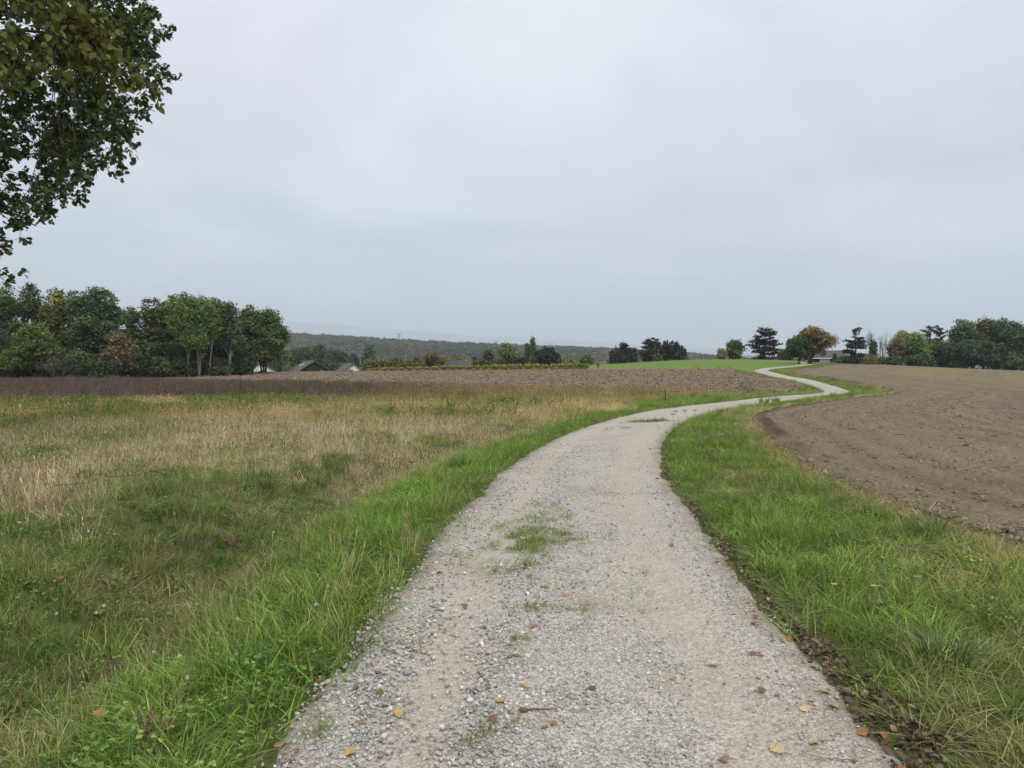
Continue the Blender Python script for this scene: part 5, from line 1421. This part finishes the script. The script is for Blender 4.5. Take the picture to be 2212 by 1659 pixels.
for tp in tips:
    k = np.argmin(((mainp - tp) ** 2).sum(1) + 2.0 * rng.random(len(mainp)))
    a = mainp[k]; q = limb(a, tp, 5, .05, .03); vis = tp[0] > -13
    tw.tube(q, np.linspace(.013, .004, 5), 4 if vis else 3)
    dirn = tp - a; dirn /= np.linalg.norm(dirn) + 1e-9
    L = np.linalg.norm(tp - a)
    for s_ in range(9 if vis else 3):
        b = q[0] + (tp - q[0]) * rng.uniform(max(.1, 1 - 1.5 / L), 1.0); td = dirn * .8 + rdir(1)[0] * .9; td[2] += .05; td /= np.linalg.norm(td)
        tl = rng.uniform(.16, .42); e = b + td * tl
        if vis: tw.tube([b, (b + e) / 2 + rng.normal(0, .012, 3), e], [.004, .003, .002], 3)
        n = 14 if vis else 8
        tt = rng.uniform(.2, 1.05, n) ** .8
        p = b + (e - b) * tt[:, None] + rng.normal(0, .028, (n, 3))
        dd = td * .9 + rng.normal(0, .75, (n, 3)); dd[:, 2] -= .1
        pos.append(p); dr.append(dd); nm.append(rng.normal(0, .6, (n, 3)) + np.array([0, 0, .8]))
pos = np.vstack(pos); dr = np.vstack(dr); nm = np.vstack(nm); n = len(pos)
root = empty('oak_tree', (0, 0, 0)); tag(root, 'dark green oak crown hanging in from the left edge of the photograph', 'tree')
mk_obj('trunk', tk.mesh('trunk', True), M['bark'], root); mk_obj('twigs', tw.mesh('twigs'), M['bark_twig'], root)
v, f, va = scatter(lv, lt, pos, rot_frames(dr, nm), rng.uniform(.085, .14, n), np.clip(rng.normal(.45, .25, n), 0, 1))
mk_obj('crown', mk_mesh('crown', v, tris=f, var=va), M['leaf_oak'], root, color=(.062, .096, .034))
# nearer elm boughs above it
root = empty('elm_tree', (0, 0, 0)); tag(root, 'yellow green boughs with drooping oval leaves in the top left corner', 'tree')
tk = MB(); tw = MB(); zt = hz1(-8.2, 5.2)
trunk = limb((-8.2, 5.2, zt - .3), (-7.9, 5.4, 8.2), 8, .01); tk.tube(trunk, np.linspace(.26, .1, 8), 9)
lv, lt = leaflet(6, 1, .58, .16)
pos = []; dr = []; nm = []
tipd = [(285, 178, 7.2), (325, 205, 7.6), (120, 160, 6.6), (60, 205, 6.5), (100, 135, 6.6), (250, 150, 7.2), (230, 195, 7.4), (180, 120, 7), (150, 60, 6.8), (230, 80, 7.2), (60, 60, 6.5), (20, 120, 6.4), (20, 200, 6.4), (200, 20, 7), (270, 110, 7.3), (100, 20, 6.6),
        (140, 180, 6.9), (270, 195, 7.4), (210, 150, 7.1), (30, 20, 6.4), (110, 95, 6.6), (190, 175, 7.2), (240, 30, 7.2), (60, 130, 6.5), (165, 95, 6.9)]
tips = [P3(*t) + rng.normal(0, .06, 3) for t in tipd] + [P3(a, b, D) for a, b, D in zip(rng.uniform(-700, 0, 26), rng.uniform(-250, 230, 26), rng.uniform(5.4, 7.4, 26))] + [P3(a, b, D) for a, b, D in zip(rng.uniform(-100, 230, 26), rng.uniform(-260, 10, 26), rng.uniform(6.2, 7.6, 26))]
mains = []
for e in (P3(60, -40, 6.6), P3(150, 60, 7.1), P3(-60, 120, 6.5), P3(-300, -100, 6.2), P3(120, -200, 7)):
    q = limb(trunk[5], e, 7, .04, .08); tk.tube(q, np.linspace(.07, .015, 7), 6); mains.append(q)
mp_ = np.vstack([m_[2:] for m_ in mains])
for tp in tips:
    a = mp_[np.argmin(((mp_ - tp) ** 2).sum(1))]
    q = limb(a, tp, 6, .04, .06); tw.tube(q, np.linspace(.010, .0025, 6), 4)
    n = int(np.clip(np.linalg.norm(tp - a) * 70, 45, 110))
    tt = rng.uniform(.1, 1.02, n); ii = np.clip((tt * 5).astype(int), 0, 4); ff = (tt * 5 - ii)[:, None]
    p = q[ii] * (1 - ff) + q[ii + 1] * ff + rng.normal(0, .05, (n, 3))
    dd = rng.normal(0, .55, (n, 3)) + np.array([.15, 0, -.75]); pos.append(p); dr.append(dd); nm.append(rng.normal(0, .7, (n, 3)) + np.array([0, -.6, .35]))
pos = np.vstack(pos); dr = np.vstack(dr); nm = np.vstack(nm); n = len(pos)
mk_obj('trunk', tk.mesh('trunk', True), M['bark'], root); mk_obj('twigs', tw.mesh('twigs'), M['bark_twig'], root)
v, f, va = scatter(lv, lt, pos, rot_frames(dr, nm), rng.uniform(.065, .11, n), np.clip(rng.normal(.5, .27, n), 0, 1))
mk_obj('crown', mk_mesh('crown', v, tris=f, var=va, smooth=True), M['leaf_elm'], root, color=(.125, .142, .038))

# ------------------------------------------------------------------ small things
LEAFCOL = {'yellow': (.44, .31, .12), 'orange': (.33, .17, .065), 'rust': (.22, .09, .045), 'brown': (.17, .10, .06), 'pale': (.52, .41, .25), 'green': (.12, .12, .04)}
def fallen_leaf(xd, yd, c, size, label, dz=.03, group='fallen leaves on the track'):
    p = hit(xd, yd)
    v, t = oak_leaf(0.0); cu = rng.uniform(-.3, .55); size = size * .74; x_ = v[:, 0] * 1.15; y_ = v[:, 1] - .5
    z_ = cu * (x_ * x_ * 2 + .4 * y_ * y_) + .10 * np.sin(y_ * 7) * x_
    vv = np.stack([x_, y_, z_], 1) * size
    root = empty('fallen_leaf', p + np.array([0, 0, dz]), rng.random() * 6.28); root.rotation_euler = (rng.normal(0, .25), rng.normal(0, .25), rng.random() * 6.28)
    tag(root, label, 'leaf', group)
    mk_obj('blade', mk_mesh('blade', vv, tris=t, var=np.clip(.5 + .25 * rng.normal(size=len(vv)), 0, 1), smooth=True), M['leaf_one'], root, color=LEAFCOL[c])
    st = MB(); st.tube([(0, -.48 * size, z_[0] * size), (.03 * size, -.75 * size, z_[0] * size + .004), (.08 * size, -.95 * size, z_[0] * size)], .0016, 4); mk_obj('stalk', st.mesh('stalk'), M['stem_brown'], root)
for xd, yd, c, s_, lb in [
    (1150, 1362, 'orange', .10, 'rusty orange leaf lying on the crown of the track'), (860, 1553, 'yellow', .085, 'pale yellow leaf near the left edge of the track'), (1082, 1527, 'yellow', .095, 'yellow orange leaf in the near middle of the track'),
    (755, 1640, 'yellow', .10, 'ochre leaf at the bottom left of the track'), (920, 1417, 'yellow', .075, 'small golden leaf left of the middle of the track'), (1540, 1446, 'pale', .10, 'long bleached leaf on the right half of the track'),
    (1760, 1618, 'yellow', .09, 'yellow leaf at the bottom right of the track'), (1862, 1597, 'orange', .10, 'orange leaf at the litter edge bottom right'), (1355, 1240, 'pale', .12, 'bleached crumpled leaf on the track beyond the tufts'),
    (1135, 1228, 'orange', .10, 'orange leaf among the grass tufts on the track'), (1065, 1568, 'brown', .08, 'curled brown leaf in the near middle of the track'), (692, 1480, 'orange', .085, 'orange leaf where grass meets gravel on the left'),
    (820, 1511, 'green', .08, 'olive green leaf on the left half of the track'), (1645, 1502, 'brown', .075, 'brown leaf on the right half of the track'), (1626, 1422, 'rust', .06, 'small rust leaf right of the track middle'),
    (1703, 1390, 'orange', .075, 'orange brown leaf on the right litter edge'), (800, 1305, 'rust', .10, 'rust brown leaf at the left edge of the gravel'), (780, 1310, 'brown', .08, 'brown leaf beside the rust one at the left edge'),
    (1195, 1580, 'orange', .06, 'tiny orange leaf near the stick'), (1135, 1495, 'yellow', .065, 'thin yellow leaf left of the stick'), (1780, 1505, 'yellow', .09, 'golden leaf on the dark litter to the right'),
    (1800, 1540, 'yellow', .085, 'yellow leaf on the dark litter below the golden one'), (1740, 1545, 'pale', .09, 'pale leaf at the right gravel edge'), (1680, 1635, 'pale', .10, 'bleached leaf by the loop of dry stem'),
    (1390, 1330, 'rust', .06, 'small rust leaf in the middle distance of the track'), (1040, 1395, 'pale', .07, 'small beige leaf among the stones'), (1450, 1185, 'pale', .09, 'pale leaf far up the right half of the track'),
    (1565, 1655, 'orange', .09, 'orange leaf cut by the bottom edge of the photograph'), (1240, 1085, 'yellow', .09, 'yellow leaf far up the crown of the track'), (1005, 1320, 'brown', .07, 'brown leaf left of the grass tufts')]:
    fallen_leaf(xd, yd, c, s_, lb)
for xd, yd, c, s_, lb in [(135, 1282, 'orange', .10, 'orange leaf caught in the near meadow grass'), (292, 1283, 'rust', .10, 'rust leaf in the near meadow right of the orange one'), (215, 1595, 'orange', .11, 'large orange leaf in the clover bottom left'),
    (130, 1137, 'yellow', .09, 'yellow leaf far in the meadow grass'), (45, 1155, 'pale', .10, 'pale leaf at the left edge of the meadow'), (1330, 0 + 1385, 'brown', .05, 'speck of brown leaf on the track middle'), (1890, 1305, 'pale', .10, 'pale leaf lying on the right verge grass'),
    (1800, 1300, 'pale', .09, 'bleached leaf on the right verge grass left of the other pale one'), (585, 1255, 'rust', .08, 'rust leaf on the left bank grass'), (2205, 1232, 'orange', .10, 'orange leaf on the verge at the right edge')]:
    fallen_leaf(xd, yd, c, s_, lb, .13, 'fallen leaves caught in the grass')
# stick with a cone on the track, loop of dry stem
p = hit(1165, 1548); root = empty('broken_twig', p + np.array([0, 0, .03]), .2); tag(root, 'short broken brown twig lying on the track', 'twig')
mb = MB(); mb.tube([(-.075, 0, 0), (-.03, .006, .004), (.03, -.004, 0), (.085, -.012, .003)], [.006, .005, .004, .0025], 6); mk_obj('stem', mb.mesh('stem', True), M['stem_brown'], root)
mb = MB(); mb.tube([(-.105, .004, .006), (-.09, .003, .007), (-.065, 0, .005), (-.05, 0, .003)], [.003, .012, .011, .003], 8); mk_obj('cone', mb.mesh('cone', True), M['old_wood'], root)
p = hit(1745, 1640); root = empty('dry_stem_loop', p + np.array([0, 0, .03])); tag(root, 'thin dry stem curled in a loop at the bottom right of the track', 'stem')
a = np.linspace(0, 5.2, 22); mb = MB(); mb.tube(np.stack([-.05 + .075 * np.cos(a) + .035 * a, .03 * np.sin(a) - .01 * a, .004 + 0 * a], 1), .0022, 5); mk_obj('stem', mb.mesh('stem', True), M['dry_stem'], root)
# wooden stake by the bend
p = hit(1437, 873); root = empty('wooden_stake', p); tag(root, 'thin dark wooden stake in the pale grass by the bend', 'stake')
mb = MB(); mb.tube([(0, 0, -.1), (.01, 0, .4), (0, 0, .72)], [.03, .028, .024], 8); mk_obj('post', mb.mesh('post', True), M['old_wood'], root)
mb = MB(); mb.tube([(0, 0, .722), (0, 0, .76)], [.024, .005], 8); mk_obj('tip', mb.mesh('tip'), M['rust'], root)
# red brown dead dock plants on the ploughed edge and elsewhere
def dead_plant(xd, yd, h, n, label, w=.25, mat='rust'):
    p = hit(xd, yd); root = empty('dead_dock_plant', p); tag(root, label, 'plant', 'dead brown plants')
    st = MB(); hd = MB()
    for i in range(n):
        a = rng.random() * 6.28; e = np.array([math.cos(a) * w * rng.random(), math.sin(a) * w * .6 * rng.random(), h * rng.uniform(.6, 1.05)])
        q = limb((rng.normal(0, w * .3), rng.normal(0, w * .15), -.03), e, 5, .03); st.tube(q, np.linspace(.006, .003, 5) * (1 + h), 4)
        k = 26; t = rng.uniform(.4, 1.02, k)[:, None]
        sz_ = .022 * h + .003; v, f, va = foliage(q[0] + (e - q[0]) * t, rdir(k), 2, sz_, sz_, 0); hd.add(v, f, var=va)
    mk_obj('stems', st.mesh('stems'), M['stem_brown'], root); mk_obj('seed_heads', hd.mesh('seed_heads'), M['leaf_one'], root, color=(.24, .17, .115))
dead_plant(1612, 853, 1.0, 14, 'clump of red brown dead stems at the edge of the ploughed field', .75)
dead_plant(1500, 862, .45, 8, 'small dark dead plant left of the red brown clump', .4)
dead_plant(500, 1195, .38, 6, 'brown dead dock plant in the hollow left of the bank', .30)
dead_plant(440, 1200, .28, 4, 'smaller brown dead plant left of the dock', .2)
dead_plant(240, 1470, .16, 7, 'dark dead stems poking out of the near clover', .10)
dead_plant(330, 1620, .2, 8, 'dark dead stems at the bottom edge of the photograph', .12)
# dried umbels leaning over the track
for i, (xd, yd, h) in enumerate(((1455, 920, .42), (1470, 917, .5), (1490, 913, .46), (1425, 932, .36), (894, 1030, .36), (1505, 908, .4))):
    p = hit(xd, yd); root = empty('dried_umbel', p)
    tag(root, 'single dried flower stalk standing on the left bank' if xd < 1000 else '%s dried dark umbel from the left over the right edge of the track' % ['second', 'third', 'fourth', 'first', '', 'fifth'][i], 'plant', None if xd < 1000 else 'dried umbels at the bend')
    st = MB(); hd = MB(); h *= .72; top = np.array([rng.normal(-.05, .05), 0, h]); st.tube(limb((0, 0, -.02), top, 5, .02), np.linspace(.005, .003, 5), 4)
    for k in range(9):
        a = k * .7; e = top + np.array([math.cos(a) * .05, math.sin(a) * .05, .03 + .01 * rng.random()]); st.tube([top, e], .0018, 3)
        v, f, va = foliage(e[None], np.array([[0, 0, 1.]]), 5, .008, .016, .5); hd.add(v, f, var=va)
    mk_obj('stem', st.mesh('stem'), M['stem_brown'], root); mk_obj('flower_head', hd.mesh('flower_head'), M['leaf_one'], root, color=(.09, .06, .05))
# fallen bough in the meadow
p = hit(270, 1068); root = empty('fallen_branch', p + np.array([0, 0, .16]), .2); tag(root, 'thin grey fallen branch lying in the meadow grass', 'branch')
mb = MB(); mb.tube(limb((-.85, -.1, .0), (.55, .1, .16), 8, .02), np.linspace(.008, .004, 8), 6); mk_obj('limb', mb.mesh('limb', True), M['bark_twig'], root)
for b, e in (((-.3, 0, .08), (-.05, -.35, .02)), ((.3, .06, .14), (.7, -.1, .10)), ((.1, .05, .11), (.35, .3, .32)), ((-.5, -.05, .05), (-.45, -.4, .0))):
    mb = MB(); mb.tube(limb(b, e, 5, .03), np.linspace(.007, .003, 5), 5); mk_obj('side_twig', mb.mesh('side_twig', True), M['bark_twig'], root)
# white clover heads
for xd, yd, lb in [(385, 1478, 'white clover head in the near grass left of the fan shaped tussock'), (400, 1525, 'lowest white clover head beside the light green leafy weed'), (705, 1312, 'white clover head nearest the gravel on the left bank'), (680, 1358, 'white clover head just below the one nearest the gravel'),
      (650, 1325, 'white clover head left of the one nearest the gravel'), (510, 1390, 'white clover head in the grass above the fan shaped tussock'), (330, 1460, 'white clover head left of the pair by the tussock'), (205, 1370, 'white clover head just below the plantain rosette'),
      (62, 1005, 'second daisy from the left edge far in the dry meadow'), (30, 1010, 'leftmost white daisy far in the dry meadow'), (85, 1015, 'third daisy from the left edge far in the dry meadow'), (340, 985, 'left one of two white daisies behind the fallen branch'), (360, 990, 'right one of two white daisies behind the fallen branch'),
      (120, 1370, 'leftmost white clover head in the near meadow'), (222, 1350, 'white clover head at the right of the plantain rosette'), (190, 1185, 'farthest left white clover head beyond the meadow leaves'), (590, 1180, 'white clover head right of the brown dead dock')]:
    p = hit(xd, yd); r_ = np.hypot(p[0], p[1]); root = empty('clover_flower', p); far = yd < 1030
    tag(root, lb, 'flower', 'white meadow flowers' if far else 'white clover flowers')
    h = .15 + .02 * rng.random() + (.12 if far else 0); s_ = .011 * (1.5 if far else 1)
    mb = MB(); mb.tube([(0, 0, 0), (.01, 0, h)], .0016, 4); mk_obj('stem', mb.mesh('stem'), M['stem_green'], root)
    dd = rdir(60, .3); mb = MB(); fr = rot_frames(dd, rdir(60)); v, f, va = scatter(QV, QT, np.array([.01, 0, h]) + dd * s_ * .6, fr, np.full(60, s_ * .75), rng.random(60)); mb.add(v, f, var=va)
    mk_obj('flower_head', mb.mesh('flower_head'), M['petal_white'], root)
# large grass tussocks and leafy weeds that stand out
def tussock(xd, yd, n, h, c, label, name='grass_tussock', cat='grass', wd=.007):
    p = hit(xd, yd); root = empty(name, p); tag(root, label, cat, 'tussocks that stand out')
    mb = MB()
    for k in range(n // 30):
        v, t, va = blades(30, .14 * h / .4, (h * .45, h), wd, .35, 1.3); mb.add(v, t=t, var=va)
    mk_obj('blades', mb.mesh('blades'), M['leaf_one'], root, color=c)
tussock(1000, 1012, 150, .42, (.085, .155, .032), 'round deep green tussock on the left bank')
tussock(545, 1460, 90, .34, (.10, .165, .04), 'fan shaped tussock with broad blades in the near left grass', wd=.010)
tussock(575, 1060, 120, .5, (.085, .145, .04), 'tall tussock in the meadow left of the bank')
tussock(2010, 1160, 150, .46, (.115, .18, .045), 'tall tussock at the field edge on the right verge')
tussock(1118, 990, 120, .36, (.095, .17, .036), 'bright tussock at the left gravel edge')
tussock(2050, 1440, 150, .36, (.085, .155, .045), 'blue green tussock bending over on the right verge')
tussock(690, 855 + 15, 60, .7, (.10, .16, .05), 'leafy green plant before the purple brown strip', wd=.03)
tussock(1650, 872, 90, .62, (.10, .165, .04), 'dark tussock hiding the track at the first bend', wd=.02)
tussock(1675, 868, 90, .55, (.11, .17, .045), 'tussock right of the one hiding the track', wd=.02)
tussock(1800, 857, 90, .55, (.095, .155, .04), 'tussock at the inside of the second bend', wd=.025)
tussock(1835, 856, 90, .5, (.10, .16, .045), 'tussock right at the tip of the second bend', wd=.025)
tussock(1560, 893, 90, .4, (.12, .18, .05), 'tussock on the verge left of the furrow edge', wd=.016)
def rosette(xd, yd, n, ls, c, label):
    p = hit(xd, yd); root = empty('leafy_weed', p + np.array([0, 0, .05])); tag(root, label, 'plant', 'broad leaved weeds')
    lv, lt = leaflet(6, 1, .5, .15)
    for i in range(n):
        a = i * 2.4; mb = MB(); d_ = np.array([[math.cos(a), math.sin(a), rng.uniform(.15, .7)]])
        v, f, va = scatter(lv, lt, np.array([[0, 0, 0.]]), rot_frames(d_, np.array([[0, 0, 1.]])), np.array([ls * rng.uniform(.7, 1.1)]), np.array([rng.random()])); mb.add(v, t=f, var=va)
        mk_obj('leaf', mb.mesh('leaf', True), M['leaf_one'], root, color=c)
rosette(215, 1345, 9, .10, (.10, .17, .045), 'plantain rosette with upright pale leaf in the near left grass')
rosette(1900, 1325, 8, .09, (.11, .17, .07), 'grey green leafy weed on the right verge')
rosette(400, 1560, 9, .08, (.12, .19, .05), 'light green leafy weed in the clover bottom left')
rosette(60, 1280, 8, .09, (.10, .165, .05), 'leafy weed at the left edge of the near meadow')

# ------------------------------------------------------------------ the air
hb = MB(); hb.box((-20500, -500, -75), (20500, 24000, 1700))
hm, ht, ho = new_mat('haze_air')
pv = N(ht, 'ShaderNodeVolumePrincipled'); pv.inputs['Color'].default_value = (.79, .885, 1.0, 1); pv.inputs['Density'].default_value = 1.35e-4; pv.inputs['Anisotropy'].default_value = 0.0
ht.links.new(pv.outputs[0], ho.inputs['Volume'])
tag(mk_obj('haze', hb.mesh('haze'), hm), 'thin bluish haze hanging over the valley', 'haze', kind='stuff')
